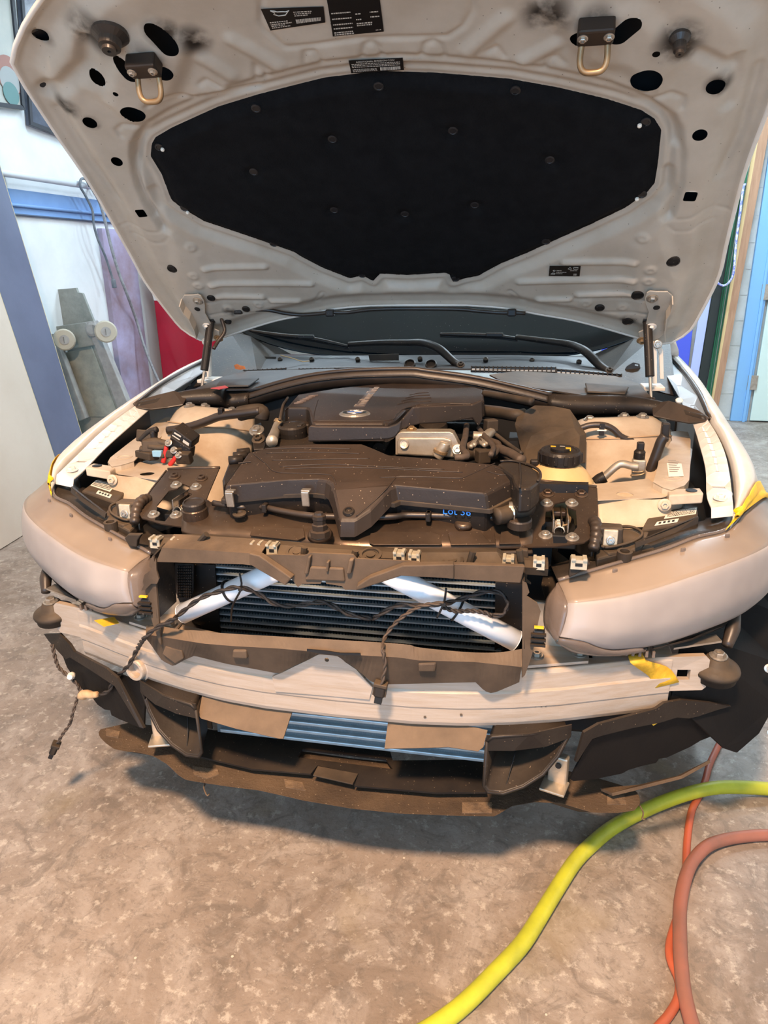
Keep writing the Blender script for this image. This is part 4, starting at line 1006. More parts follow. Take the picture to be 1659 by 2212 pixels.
def connector(P, axis, s, tip):
    a, b, n = basis(axis); Rm = np.stack([a, b, n], 1); c = box('plug_connector', P, (.020*s, .016*s, .024*s), m_plast, loomA, rot=Rm, bevel=.003)
    box('plug_collar', P-n*.012*s, (.025*s, .020*s, .008*s), m_plastd, c, rot=Rm, bevel=.002)
    box('plug_socket', P+n*.018*s, (.014*s, .010*s, .016*s), m_black, c, rot=Rm, bevel=.001)
    for k in (-1, 1): box('plug_latch', P+a*.011*s*k, (.003*s, .008*s, .02*s), m_plastd, c, rot=Rm)
connector(W(K('B6 130,1375')[0], y=-.128), V3(-.15, -.1, -1), 1.0, None)
connector(W(K('B8 190,1185')[0], y=.02), V3(-.5, -.2, -1), 1.0, None)
p0, p1 = WL('B8 365,820 495,795', y=lambda q: BY(q[0])-.03)
tube('tape_wrap', [p0, p0*.6+p1*.4+V3(0, 0, .006), p0*.25+p1*.75, p1], .009, M('tan_wrap', (198, 164, 124), .8, c2=(160, 124, 88), ns=60), loomA, n=14, rr=[.004, .012, .01, .0085, .007])
lathe('white_cap', [(.008, -.008), (.009, 0), (.006, .01)], W(K('B8 310,665')[0], y=.065), (.3, -1, .3), m_paper, loomA)
for s, y, d in (('B5 690,600', -.085, (60, 70)), ('B6 570,775', -.085, (-25, 60))):
    q = K(s)[0]; a = W(q, y=y)
    lathe('zip_tie', [(.0225, -.002), (.0235, -.002), (.0235, .002), (.0225, .002)], (V3(-.2225, -.037, .672) if q[0] < 800 else V3(.225, -.036, .669)), (V3(.335, .0, .19) if q[0] < 800 else V3(-.335, .0, .19)), m_black, loomA, res=26)
    tube('zip_tail', [a+V3(0, -.002, .03), a, a+V3(-.03, .02, -.05), a+V3(-.05, .05, -.10)] if q[0] < 800 else [a+V3(.004, -.002, .03), a, a+V3(-.012, .0, -.03)], .002, m_black, loomA, n=16, res=6)
    box('tie_head', a+V3(0, -.004, 0), (.008, .006, .007), m_black, loomA)
# ------------------------------------------------------------------ lower valance under the beam
lf = WL('B8 520,1045 500,1075 520,1110 560,1150 620,1190 700,1205 800,1215 900,1240 1000,1300 1070,1370 1130,1410 1250,1430 1450,1460 C1 440,740 620,780 700,800 1000,850 1300,880 C2 200,705 370,708 400,690 450,660 560,640 680,645 760,670 830,690 950,692 1030,680 1060,645 1050,600 1020,575', z=.24)
lf = lin(lf, 110)
bk = [V3(x, y, .24) for x, y in ((.50, .085), (.40, .10), (.25, .06), (0, .05), (-.25, .06), (-.40, .10), (-.50, .085), (-.57, .085))]
ctr_v = V3(0, .16, 0); lf2 = [V3(p[0]*.96, p[1]+.05, p[2]-.045) for p in lf+bk]
vl = hull2('lower_valance', lf+bk, lf2, m_foam, car, bevel=.004); vl['label'] = 'worn dark lower valance, the lowest curved piece of the front'
for s in ('B8 1180,1310 1360,1330 1370,1370 1280,1400 1190,1370', 'C1 590,670 700,690 720,740 600,720', 'C2 215,640 355,640 355,690 215,690', 'C2 900,605 980,600 990,650 900,650', 'B8 560,1040 660,1060 650,1110 560,1090'):
    P = WL(s, z=.2415); sheet('worn_patch', P, M('worn_patch', (120, 98, 74), .9, c2=(66, 54, 44), ns=30, amt=.8, bump=.8, bs=120), vl, th=.0015)
for s in ('B8 1240,1400 1270,1440 1260,1460 C1 130,770 145,760', 'C2 1050,650 1070,690 1065,720 1080,720'):
    tube('frayed_strand', WL(s, z=.22), .0016, m_trim, vl, n=14, res=5)
# undertray with its opening and hatch
tray = sheet('undertray', WL('C1 60,530 400,610 750,640 790,590 1035,640 1010,710 1500,752 F 1051,1711 1042,1641 C1 1240,560 1200,420 640,380 120,380', z=.262), m_plast, car,
             holes=[WL('C1 672,541 700,492 1200,552 1240,612', z=.262)], th=.004)
tray['label'] = 'dark plastic undertray behind the lower valance'
prism('tray_hatch', WL('C1 792,592 1033,638 1000,702 762,648', z=.266), (0, 0, -.003), m_plastd, tray, bevel=.001)
P = WL('C1 1240,560 F 1048,1660 F 1042,1625 C1 1240,480', z=.27)
# lower cooler seen through the middle
box('lower_cooler', (0, .04, .365), (.62, .03, .15), m_rad, car)
lc = bpy.data.objects['lower_cooler']; lc['label'] = 'small lower cooler seen under the beam'
for k in range(7): box('cooler_tube', (0, .022, .30+k*.021), (.6, .012, .0085), m_radt, lc, bevel=.002)
# hanging air flaps
fy = lambda q: -.113+.2*q[0]**2+1.1*(q[2]-.40)
f1 = sheet('air_flap', WL('C1 105,150 80,290 95,310 300,370 560,430 585,430 640,265 650,200', y=fy), m_trim, car, th=.003); f1['label'] = 'dusty brown air flap under the beam, left one'
f2 = sheet('air_flap', WL('C1 1222,250 1190,490 F 900,1616 C2 150,380 290,400 315,380 335,300', y=fy), m_trim, car, th=.003); f2['label'] = 'dusty brown air flap under the beam, right one'
# ------------------------------------------------------------------ side ducts, liners, horns
for sg in (-1, 1):
    side_w = 'right' if sg > 0 else 'left'
    fx = lambda P: [p*V3(sg, 1, 1) for p in P]
    dy = lambda q: -.098+.42*max(q[0]-.285, 0)
    rim = WL('C2 335,352 312,555 330,572 390,573 480,540 560,480 640,390 705,300 690,285 520,345 400,350', y=dy)
    rim = [V3(.291, -.096, .432), V3(.288, -.096, .33), V3(.296, -.097, .318), V3(.325, -.094, .316), V3(.362, -.083, .328), V3(.398, -.068, .35), V3(.425, -.05, .382), V3(.445, -.035, .425), V3(.44, -.035, .44), V3(.37, -.075, .442), V3(.30, -.095, .442)]
    top_in = [V3(.440, -.04, .412), V3(.40, -.062, .412), V3(.34, -.085, .412), V3(.298, -.094, .405)]
    inner = [p+V3(.004, .055, .012) for p in rim]
    d = loft('brake_duct', [fx(rim+[rim[0]]), fx([p*.97+(sum(rim)/len(rim))*.03+V3(0, .004, 0) for p in rim+[rim[0]]]), fx([p*.86+(sum(rim)/len(rim))*.14+V3(0, .05, .01) for p in rim+[rim[0]]]), fx([p*.55+(sum(rim)/len(rim))*.45+V3(0, .085, .02) for p in rim+[rim[0]]])], m_plast, car, curve=False, solid=.003, smooth=True)
    d['label'] = 'dark brake duct scoop at the %s under the beam' % side_w
    v, f = tube_geo(fx(rim+[rim[0]]), .0035, 6); mk('duct_lip', v, f, m_plast, d, smooth=True)
    sheet('duct_hood', fx([V3(.291, -.097, .445), V3(.37, -.078, .445), V3(.447, -.036, .445), V3(.447, -.038, .418), V3(.40, -.064, .410), V3(.34, -.087, .410), V3(.289, -.098, .412)]), m_plast, d, th=.003)
    sheet('duct_back', fx([V3(.30, -.02, .33), V3(.36, -.01, .33), V3(.43, .03, .40), V3(.43, .03, .43), V3(.30, -.02, .43)]), m_plast, d, th=.003)
    tube('duct_seam', fx([V3(.328, -.088, .318), V3(.336, -.06, .34), V3(.345, -.035, .37)]), .0012, m_black, d, n=10, res=5)
    # bright bracket beside the duct
    bk_ = box('sheet_bracket', (sg*.432, .0, .315), (.038, .02, .065), m_cast, car, rot=rotz(-sg*.3), bevel=.004); bk_['label'] = 'grey metal bracket beside the %s brake duct' % side_w
    box('bracket_foot', (sg*.425, -.018, .285), (.05, .045, .006), m_cast, bk_, rot=rotz(-sg*.3), bevel=.002)
    lathe('bracket_hole_shade', [(.006, 0), (.006, .001)], (sg*.43, -.0125, .33), (-sg*.2, -1, 0), m_black, bk_, res=14)  # no opening here: a flat black disc gives the shade of a hole
    # wheel house panel ("fang")
    if sg > 0:
        lp = WL('C2 725,530 740,541 850,530 970,505 1000,488 1060,470 1130,455 1145,435 1180,430 1290,380 1340,350 1390,330 1450,290 1440,200 1330,160 1200,165 1050,235 880,325 830,345 800,385', y=lambda q: -.045+.55*max(q[0]-.45, 0))
        up_ = WL('C2 790,312 860,272 1000,235 1130,200 1170,172 1250,158 1380,170 1485,187 1420,205 1390,215 1330,235 1285,245 1230,240 1150,265 1020,290 880,325 830,342 800,385 760,450 750,450', y=lambda q: -.06+.52*max(q[0]-.45, 0))
    else:
        lp = WL('B8 830,1045 800,1035 720,1000 650,972 600,945 590,910 550,905 500,870 470,830 370,740 280,600 250,520 300,470 500,590 840,725 838,880', y=lambda q: -.045+.55*max(-q[0]-.45, 0))
        up_ = WL('B8 115,365 225,362 300,440 330,490 560,610 640,680 830,1040 800,1030 620,735 430,610 300,530 270,545 200,470 150,415', y=lambda q: -.06+.52*max(-q[0]-.45, 0))
    a = sheet('wheel_house_panel', lp, m_liner, car, th=.004); a['label'] = 'jagged black wheel house panel below the %s end of the beam' % side_w
    sheet('upper_shelf', up_, m_plast, a, th=.006)
    # horn
    hc = V3(sg*.720, .085, .528)
    hn = lathe('horn', [(.010, .024), (.020, .022), (.024, .012), (.034, .006), (.043, .0), (.045, -.005), (.044, -.010), (.040, -.014), (.040, -.024), (.034, -.028)], hc, (0, -.12, 1), m_plastd, car, res=32, smooth=True); hn['label'] = 'round dusty horn at the %s end of the beam' % side_w
    bolt(hc+V3(0, -.003, .024), (0, -.12, 1), .011, m_steel, hn)
    prism('horn_bracket', fx([V3(.63, .05, .575), V3(.72, .075, .585), V3(.715, .10, .585), V3(.63, .08, .575)]), (0, 0, .004), m_steel, hn)
    tube('horn_lead', fx([V3(.735, .09, .57), V3(.75, .12, .60), V3(.76, .16, .63), V3(.755, .2, .66)]), .011, m_rubber, hn, n=20, rr=[.010, .014, .010, .012, .009])
# black inner liner on the right, seen past the headlight
lin_r = [V3(.76, .09, .34), V3(.79, .10, .325), V3(.835, .13, .355), V3(.87, .17, .40), V3(.885, .22, .47), V3(.89, .30, .55), V3(.89, .42, .63), V3(.80, .45, .64), V3(.70, .3, .62), V3(.66, .12, .58), V3(.64, .06, .46)]
for sg in (1,):
    ln = sheet('wheel_liner', [p*V3(sg, 1, 1) for p in lin_r], m_liner, car, th=.004); ln['label'] = 'black wheel arch liner behind the %s headlight' % ('right' if sg > 0 else 'left')
    for a, b, c in ((.855, .135, .365), (.835, .155, .50)): lathe('liner_fixing', [(.009, 0), (.009, .002), (.005, .003), (.004, .001)], (sg*a, b-.012, c), (0, -1, .4), m_steel, ln, res=14)
    lo = [V3(sg*a, b, c) for a, b, c in ((.52, .03, .255), (.60, .06, .25), (.68, .09, .26), (.745, .12, .285), (.74, .10, .30), (.68, .065, .28), (.60, .035, .268), (.54, .01, .262))]
    sheet('lower_splash_strip', lo, m_foam, ln, th=.006)
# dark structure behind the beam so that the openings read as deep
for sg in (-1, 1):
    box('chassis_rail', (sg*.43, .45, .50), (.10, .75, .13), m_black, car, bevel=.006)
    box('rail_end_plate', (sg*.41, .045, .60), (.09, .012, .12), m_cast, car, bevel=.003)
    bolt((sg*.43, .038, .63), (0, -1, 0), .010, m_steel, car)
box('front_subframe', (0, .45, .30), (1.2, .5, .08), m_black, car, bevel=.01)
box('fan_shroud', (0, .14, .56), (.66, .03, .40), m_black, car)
# wheels and tyres carry the car
for sg in (-1, 1):
    w = lathe('wheel', [(.05, -.11), (.19, -.11), (.30, -.10), (.318, -.08), (.318, .08), (.30, .10), (.22, .105), (.21, .07), (.05, .06)], (sg*.76, .82, .318), (sg, 0, 0), m_rubber, car, res=40, smooth=True); w['label'] = 'front wheel behind the %s wheel house' % ('right' if sg > 0 else 'left')

# ------------------------------------------------------------------ headlights
T = [(.405, .0, .722), (.50, .04, .742), (.60, .085, .762), (.66, .12, .776), (.722, .154, .783), (.77, .23, .797), (.83, .33, .797), (.872, .42, .775)]
Rg = [(.42, -.063, .711), (.50, -.04, .722), (.56, -.015, .73), (.62, .015, .742), (.70, .065, .755), (.77, .13, .76), (.83, .22, .757), (.868, .33, .745), (.885, .42, .735)]
Bt = [(.408, -.081, .652), (.45, -.075, .645), (.49, -.05, .62), (.538, -.018, .606), (.60, .01, .607), (.68, .06, .615), (.76, .12, .625), (.82, .19, .64), (.868, .29, .655), (.885, .40, .67)]
def hl(sg):
    nm = 'right' if sg > 0 else 'left'
    n = 40; t, r, b = [np.array(crom(q, n)) for q in (T, Rg, Bt)]
    def outw(k, frac):          # swell of the lens face
        u = np.linspace(0, 1, n)[:, None]
        d = np.concatenate([np.clip(u*1.3-.1, 0, 1), -np.clip(1.25-u*.9, .2, 1), 0*u], 1); d /= np.linalg.norm(d, axis=1)[:, None]
        return d*k*frac*np.clip(u/.14, 0, 1)**.7
    rr = r+outw(.010, 1.0)
    rows = [t, t*.55+r*.45+V3(0, 0, .004), t*.12+rr*.88+V3(0, 0, .001), rr*.93+b*.07+outw(.003, 1), rr*.7+b*.3+outw(.016, 1), rr*.4+b*.6+outw(.022, 1), rr*.14+b*.86+outw(.012, 1), b]
    mir_ = lambda R: [[p*V3(sg, 1, 1) for p in q] for q in R]
    housing = empty('headlight', (sg*.6, .1, .6), parent=car); housing['label'] = 'sanded dull headlight on the %s of the car' % nm
    loft('lens_top', mir_([t, t*.55+r*.45+V3(0, 0, .003), rr]), m_lenst, housing, nr=9, solid=.003)
    bz = [t+V3(0, .004, -.012), t*.5+r*.5+V3(0, .006, -.014), r+V3(0, .014, -.012), r*.6+b*.4+V3(0, .03, 0)]
    loft('bezel', mir_(bz), M('bezel_beige', (176, 150, 122), .5), housing, nr=9)
    ln = loft('lens', mir_([rr, rr*.93+b*.07+outw(.006, 1), rr*.7+b*.3+outw(.014, 1), rr*.4+b*.6+outw(.019, 1), rr*.14+b*.86+outw(.010, 1), b]), m_lens, housing, nr=26, solid=.003)
    # inner end: clear edge wrapping to the grille side
    ie = [V3(.405, .0, .722), V3(.392, -.02, .712), V3(.383, -.028, .695), V3(.381, -.033, .665), V3(.386, -.04, .645), V3(.405, -.052, .632)]
    fe = [V3(.405, .0, .722), V3(.416, -.04, .716), V3(.42, -.063, .708), V3(.416, -.075, .685), V3(.411, -.080, .662), V3(.408, -.081, .650)]
    loft('clear_end', mir_([ie, [p*.5+q*.5+V3(-.004, -.008, 0) for p, q in zip(ie, fe)], fe]), m_lensc, housing, n=16, nr=8, solid=.003)
    be = [V3(.405, -.052, .632), V3(.43, -.05, .612), V3(.46, -.035, .600), V3(.50, -.018, .594), V3(.54, -.002, .594), V3(.575, .008, .600)]
    bt = [V3(.408, -.081, .652), V3(.45, -.075, .645), V3(.47, -.063, .632), V3(.49, -.05, .62), V3(.515, -.033, .611), V3(.56, -.006, .606)]
    loft('clear_lower_edge', mir_([bt, [p*.5+q*.5+V3(0, -.006, -.004) for p, q in zip(be, bt)], be]), m_lensc, housing, n=18, nr=6, solid=.003)
    # housing body behind
    back = [[p+V3(-.01, .10, -.01) for p in t], [p+V3(-.02, .16, -.05) for p in t], [p+V3(-.03, .15, .03) for p in b], [p+V3(-.01, .03, .005) for p in b]]
    loft('housing_shell', mir_([t]+back+[b]), m_plast, housing, curve=False, solid=.002)
    # reflector bowls inside
    for c_, rad in ((V3(.56, .075, .67), .055), (V3(.69, .15, .685), .05)):
        lathe('reflector_bowl', [(rad*.3, -.04), (rad*.8, -.02), (rad, .012), (rad*.95, .012)], c_*V3(sg, 1, 1), (sg*.35, -1, 0), m_cast, housing, res=24, smooth=True)
    # seam strip along the top rear edge, and tabs
    seam = [p+V3(0, .004, .002) for p in t[:26]]
    v, f = tube_geo([p*V3(sg, 1, 1) for p in seam], .004, 6); mk('seam_strip', v, f, m_lensc, housing, smooth=True)
    for u in (6, 14, 20):
        p = (t[u]*.75+r[u]*.25)*V3(sg, 1, 1); box('lens_tab', p+V3(0, 0, .003), (.010, .004, .012), m_lensc, housing, bevel=.002, rot=rotz(sg*.4))
    # strip under the lens
    st_ = [V3(sg*a, b_, c_) for a, b_, c_ in ((.577, -.006, .603), (.66, .045, .606), (.73, .10, .613), (.768, .145, .622), (.766, .152, .612), (.73, .108, .603), (.66, .053, .597), (.577, .004, .595))]
    prism('lower_seal', st_, (0, .004, -.004), m_plast, housing)
    for k in range(6): box('vent_rib', (sg*(.525+k*.012), .015, .588), (.005, .03, .012), m_lensc, housing)
    return housing
HLs = {sg: hl(sg) for sg in (-1, 1)}
# electronics on top of the headlight: ballast with labels, adjuster housing, clip
for sg in (-1, 1):
    nm = 'right' if sg > 0 else 'left'; fx = lambda P: [p*V3(sg, 1, 1) for p in P]
    top = fx([V3(.565, .155, .775), V3(.68, .20, .785), V3(.70, .30, .785), V3(.60, .27, .775)])
    bl = prism('lamp_ballast', top, (0, 0, -.03), m_plastd, car, bevel=.004); bl['label'] = 'headlight control unit with paper labels, %s side' % nm
    def onb(a, b_): return (top[0]*(1-a)+top[1]*a)*(1-b_)+(top[3]*(1-a)+top[2]*a)*b_+V3(0, 0, .0012)
    lab = sheet('paper_label', [onb(.35, .45), onb(.95, .45), onb(.97, .85), onb(.37, .85)], m_paper, bl, th=.0008)
    l2 = sheet('paper_label', [onb(.22, .12), onb(.62, .12), onb(.64, .32), onb(.24, .32)], m_paper, bl, th=.0008)
    V, Fc = [], []; rnd = random.Random(4)
    for row in range(4):
        a = .40
        while a < .93:
            w = rnd.uniform(.008, .03); q0, q1 = .50+row*.085, .50+row*.085+.045; o = len(V)
            V += [onb(a, q0)+V3(0, 0, .0006), onb(a+w, q0)+V3(0, 0, .0006), onb(a+w, q1)+V3(0, 0, .0006), onb(a, q1)+V3(0, 0, .0006)]; Fc.append((o, o+1, o+2, o+3)); a += w+.012
    for a in (.28, .36, .44, .52):
        o = len(V); V += [onb(a, .16)+V3(0, 0, .0006), onb(a+.045, .16)+V3(0, 0, .0006), onb(a+.045, .27)+V3(0, 0, .0006), onb(a, .27)+V3(0, 0, .0006)]; Fc.append((o, o+1, o+2, o+3))
    mk('label_print', V, Fc, m_ink, lab)
    tr_ = prism('lamp_service_cover', fx([V3(.475, .05, .752), V3(.56, .09, .765), V3(.585, .17, .772), V3(.53, .175, .772), V3(.475, .13, .765)]), (0, 0, -.02), m_plastd, car, bevel=.004); tr_['label'] = 'dusty oval service cover over the %s headlight' % nm
    loop = [p*V3(sg, 1, 1) for p in crom([(.49, .075, .766), (.54, .095, .772), (.565, .135, .776), (.545, .165, .778), (.505, .15, .776), (.482, .11, .77)], 40, closed=True)]
    v, f = tube_geo(loop+[loop[0]], .003, 6); mk('cover_rim', v, f, m_plastd, tr_, smooth=True)
    ck = box('lamp_clip', (sg*.50, .085, .782), (.026, .010, .034), m_clip, car, bevel=.002); ck['label'] = 'zinc headlight clip with bolt, %s side' % nm
    bolt((sg*.50, .079, .779), (0, -1, .1), .0055, m_steel, ck)
    box('clip_holder', (sg*.50, .10, .772), (.045, .03, .06), m_plastd, ck, bevel=.004)
    lathe('adjuster_socket', [(.014, -.02), (.014, .004), (.009, .004), (.008, -.006), (.004, -.006)], (sg*.525, .062, .762), (0, -.1, 1), m_plastd, car, res=20)
    # long dark flange along the lamp
    fl_ = fx([V3(.545, .075, .768), V3(.62, .11, .79), V3(.665, .14, .80), V3(.665, .145, .812), V3(.62, .115, .802), V3(.545, .08, .776)])
    prism('lamp_flange', fl_, (0, .006, 0), m_plast, car)
    # ribbed rubber boot on the carrier end
    bo = tube('ribbed_boot', fx([V3(.468, .06, .765), V3(.474, .085, .788), V3(.474, .11, .80), V3(.47, .135, .798)]), .010, m_rubber, car, n=41, res=14, rr=[.009, .0112, .0095, .012, .010, .0122, .0102, .0122, .0102, .0122, .010, .012, .0095, .0112, .008]); bo['label'] = 'ribbed rubber boot beside the hood catch, %s side' % nm
    box('lamp_bracket', (sg*.53, .105, .735), (.10, .05, .05), m_plastd, car, rot=rotz(sg*.45), bevel=.004)
    box('lamp_tray', (sg*.58, .2, .70), (.26, .22, .03), m_black, car, rot=rotz(sg*.45))

# ------------------------------------------------------------------ fenders
k0 = [(.742, .195, .806), (.772, .347, .828), (.786, .454, .848), (.790, .555, .868), (.786, .648, .888), (.795, .85, .918), (.80, 1.1, .945), (.81, 1.6, .968)]
k1 = [(.727, .156, .787), (.752, .21, .827), (.782, .347, .850), (.795, .454, .870), (.80, .555, .890), (.797, .65, .910), (.806, .85, .937), (.815, 1.1, .964), (.825, 1.6, .987)]
k2 = [(.765, .225, .802), (.80, .295, .832), (.825, .40, .848), (.832, .5, .865), (.832, .65, .890), (.838, .85, .915), (.846, 1.1, .94), (.86, 1.6, .965)]
k3 = [(.835, .345, .796), (.858, .45, .80), (.872, .6, .81), (.882, .85, .83), (.89, 1.1, .85), (.895, 1.6, .87)]
k4 = [(.874, .425, .735), (.889, .5, .73), (.9, .65, .735), (.905, .85, .74), (.905, 1.1, .75), (.905, 1.6, .76)]
k5 = [(.888, .43, .66), (.897, .5, .66), (.905, .65, .67), (.908, .85, .67), (.908, 1.1, .67), (.905, 1.6, .66)]
fi = [(.703, .212, .81), (.705, .266, .82), (.73, .405, .84), (.745, .56, .865), (.754, .70, .89)]
fo = [(.740, .203, .820), (.766, .347, .841), (.78, .454, .861), (.784, .555, .881), (.780, .66, .902)]
for sg in (-1, 1):
    nm = 'right' if sg > 0 else 'left'; ms = lambda L: [V3(sg*a, b, c) for a, b, c in L]
    fd = loft('fender', [ms(k0), ms(k1), ms(k2), ms(k3), ms(k4), ms(k5)], m_white, car, n=40, nr=34, solid=.0025); fd['label'] = 'white front fender on the %s of the car' % nm
    A, B = crom(ms(fi), 24), crom(ms(fo), 24)
    holes = []
    for t, r in ((.24, .0)) if 0 else ():
        pass
    def fl_at(u, v): i = u*23; j = min(int(i), 22); w = i-j; a = A[j]*(1-w)+A[j+1]*w; b = B[j]*(1-w)+B[j+1]*w; return a*(1-v)+b*v
    for i, (u, rr_) in enumerate(((.36, .0045), (.44, .005), (.52, .0055), (.60, .006), (.68, .0065), (.755, .0062), (.83, .0058), (.90, .0045))):
        holes.append(circ(fl_at(u, .5), (0, 0, 1), rr_, 12))
    c = fl_at(.19, .5); holes.append([c+V3(a, b, 0) for a, b in ((-.0125, -.006), (.0125, -.006), (.0125, .006), (-.0125, .006))])
    fg = sheet('fender_flange', A+B[::-1], m_white, fd, holes=holes, th=.0025, n=(0, -.1, 1))
    lip = [V3(sg*.703, .212, .81), V3(sg*.740, .203, .820), V3(sg*.742, .196, .800), V3(sg*.704, .205, .79)]
    sheet('flange_front_lip', lip, m_white, fd, th=.002)
    bolt(fl_at(.075, .5)+V3(0, 0, .001), (0, -.1, 1), .009, m_white, fd)
    # inner fender apron under the flange
    ap = [V3(sg*.715, .25, .80), V3(sg*.745, .45, .84), V3(sg*.765, .70, .88), V3(sg*.765, .70, .70), V3(sg*.745, .45, .66), V3(sg*.72, .25, .64)]
    sheet('inner_apron', ap, m_black, fd, th=.003, n=(-sg, 0, 0))
    rear = [V3(sg*.785, .66, .895), V3(sg*.795, .85, .925), V3(sg*.80, 1.1, .95), V3(sg*.81, 1.5, .97), V3(sg*.765, 1.5, .965), V3(sg*.755, 1.1, .945), V3(sg*.752, .85, .915), V3(sg*.752, .70, .885)]
    sheet('fender_rear_ledge', rear, M('ledge_paint', (150, 160, 170), .4, c2=(120, 128, 136), ns=6), fd, th=.003, holes=[circ(V3(sg*.774, y_, z_), (0, 0, 1), .006, 12) for y_, z_ in ((.80, .908), (1.0, .93))])
    tube('ledge_seal', [V3(sg*.790, .66, .90), V3(sg*.800, .85, .932), V3(sg*.805, 1.1, .957), V3(sg*.815, 1.5, .978)], .006, m_rubber, fd, n=20)
# ------------------------------------------------------------------ yellow tape (stuck on, not part of the car)
from mathutils.bvhtree import BVHTree
for sg in (-1, 1):
    fm = [o for o in car.children if o.name.startswith('fender') and 'fender_' not in o.name and o.data and o.data.vertices[0].co.x*sg > 0][0].data
    bv = BVHTree.FromPolygons([v_.co for v_ in fm.vertices], [p_.vertices for p_ in fm.polygons])
    L = [V3(sg*a, b, c) for a, b, c in ((.714, .138, .790), (.742, .172, .803), (.770, .214, .809), (.83, .312, .806), (.872, .40, .772))]
    Mi = [V3(sg*a, b, c) for a, b, c in ((.722, .153, .793), (.748, .186, .807), (.772, .229, .813), (.832, .33, .812), (.878, .42, .778))]
    U = [V3(sg*a, b, c) for a, b, c in ((.744, .190, .814), (.778, .242, .834), (.815, .32, .838), (.852, .405, .812), (.880, .465, .770))]
    n, nr, rg = 22, 8, random.Random(3); A, Mm, B = crom(L, n), crom(Mi, n), crom(U, n); rows = [A, Mm]
    for j in range(1, nr):
        row = []
        for i in range(n):
            u = j/(nr-1); p = Mm[i]*(1-u)+B[i]*u
            loc, no, _, _ = bv.find_nearest(Vector(tuple(p))); no = np.array(no); no = no if no @ V3(sg*.4, -.3, .85) > 0 else -no
            row.append(np.array(loc)+no*(.0045+.004*(1-u)+rg.uniform(0, .0012)))
        rows.append(row)
    prop(loft('yellow_tape', rows, m_tape, None, solid=.0006, curve=False), 'yellow tape along the tip of the %s fender above the headlight' % ('right' if sg > 0 else 'left'), 'tape', 'strips of yellow tape')
P = WL('B7 745,1205 845,1185', z=.572); P2 = WL('B7 870,1300 1000,1240', y=lambda q: BY(q[0])-.006); P3 = WL('B7 905,1375 1070,1335', y=lambda q: BY(q[0])-.007)
g = [[P[0]+V3(0, .03, .004), P[0], P2[0], P3[0]], [P[1]+V3(0, .03, .004), P[1], P2[1], P3[1]]]
g = [crom(g[0], 10), [a*.5+b*.5 for a, b in zip(crom(g[0], 10), crom(g[1], 10))], crom(g[1], 10)]
m_tape2 = M('dusty_yellow_tape', (226, 178, 48), .6, c2=(196, 142, 34), ns=30, amt=.6, bump=.4, bs=80)
o = loft('yellow_tape', g, m_tape2, None, solid=.0006, curve=False); prop(o, 'dusty yellow tape folded over the right end of the bumper beam', 'tape', 'strips of yellow tape')
P = WL('B8 475,265 620,240 655,285 545,310', z=.569)
o = sheet('yellow_tape', P, m_tape2, None, th=.0008); prop(o, 'yellow tape on top of the left end of the bumper beam', 'tape', 'strips of yellow tape')
P = WL('C2 1068,222 1085,216 1145,262 1118,280', y=lambda q: BY(q[0])-.008)
o = sheet('yellow_tape', P, m_tape2, None, th=.0008); prop(o, 'scrap of yellow tape hanging below the bumper beam near the right duct', 'tape', 'strips of yellow tape')
# ------------------------------------------------------------------ front carrier panel
ca_b = WL('A8 985,1030 1060,1075 B1 0,1060 200,1085 420,1125 850,1160 1130,1167 B2 0,1165 300,1180 600,1185 900,1168 1000,1160', z=.803)
ca_m = WL('A8 820,1130 1000,1150 B1 0,1185 200,1200 600,1240 850,1265 1080,1270 B2 0,1265 300,1275 600,1275 900,1265 1150,1262', z=.787)
ca_f = WL('A8 800,1265 960,1300 B1 0,1300 300,1325 600,1345 830,1375 F 730,1181 B6 0,395 300,395 560,392 800,388 1120,380 1180,378', z=.772)
n = 46
ca = [lin(ca_b, n), lin(ca_m, n), lin(ca_f, n)]
ca = [[p+V3(0, .03, -.03) for p in ca[0]], ca[0], ca[1], [p*.5+q*.5+V3(0, -.004, .003) for p, q in zip(ca[1], ca[2])], ca[2], [p+V3(0, .004, -.012) for p in ca[2]]]
carr = loft('front_carrier', ca, m_carr, car, curve=False, solid=.003); carr['label'] = 'dark metal carrier panel across the front of the engine bay'
tube('carrier_lip', [p+V3(0, -.003, -.012) for p in ca[4]], .005, m_rubber, carr, n=60, res=8)
# stamped fields on the slope
cxm, cym, cxf, cyf = [np.array([p[k] for p in r]) for r, k in ((lin(ca_m, 40), 0), (lin(ca_m, 40), 1), (lin(ca_f, 40), 0), (lin(ca_f, 40), 1))]
cz = lambda q: .772+.015*(q[1]-np.interp(q[0], cxf, cyf))/max(np.interp(q[0], cxm, cym)-np.interp(q[0], cxf, cyf), .004)
for s in ('B6 60,375 70,310 130,300 500,300 545,320 560,385 540,388 90,388', 'B6 600,300 820,290 860,340 890,370 920,300 930,385 620,388', 'B6 965,292 1080,290 1100,380 950,382', 'B5 770,235 1080,245 1090,300 1040,320 750,290'):
    P = WL(s, z=lambda q: min(max(cz(q), .768), .790)); P = [p+V3(0, -.006, .0075) for p in P]
    sheet('stamped_field', P, m_carr, carr, th=.003, bevel=.0012)
for s, r in (('B1 730,1290', .019), ('B2 625,1220', .015)):
    c = W(K(s)[0], z=.796); lathe('carrier_boss', [(r*1.3, -.004), (r*1.15, .003), (r, .008), (r*.7, .009)], c, (0, -.3, 1), m_carr, carr, res=24, smooth=True)
c = W(K('B1 728,1280')[0], z=.802)
st = lathe('hood_buffer', [(.019, -.006), (.019, .004), (.014, .006), (.0145, .016), (.012, .018), (.0125, .026), (.0135, .027), (.0135, .034), (.009, .036), (.008, .040), (.003, .040)], c, (0, 0, 1), m_rubber, carr, res=8)
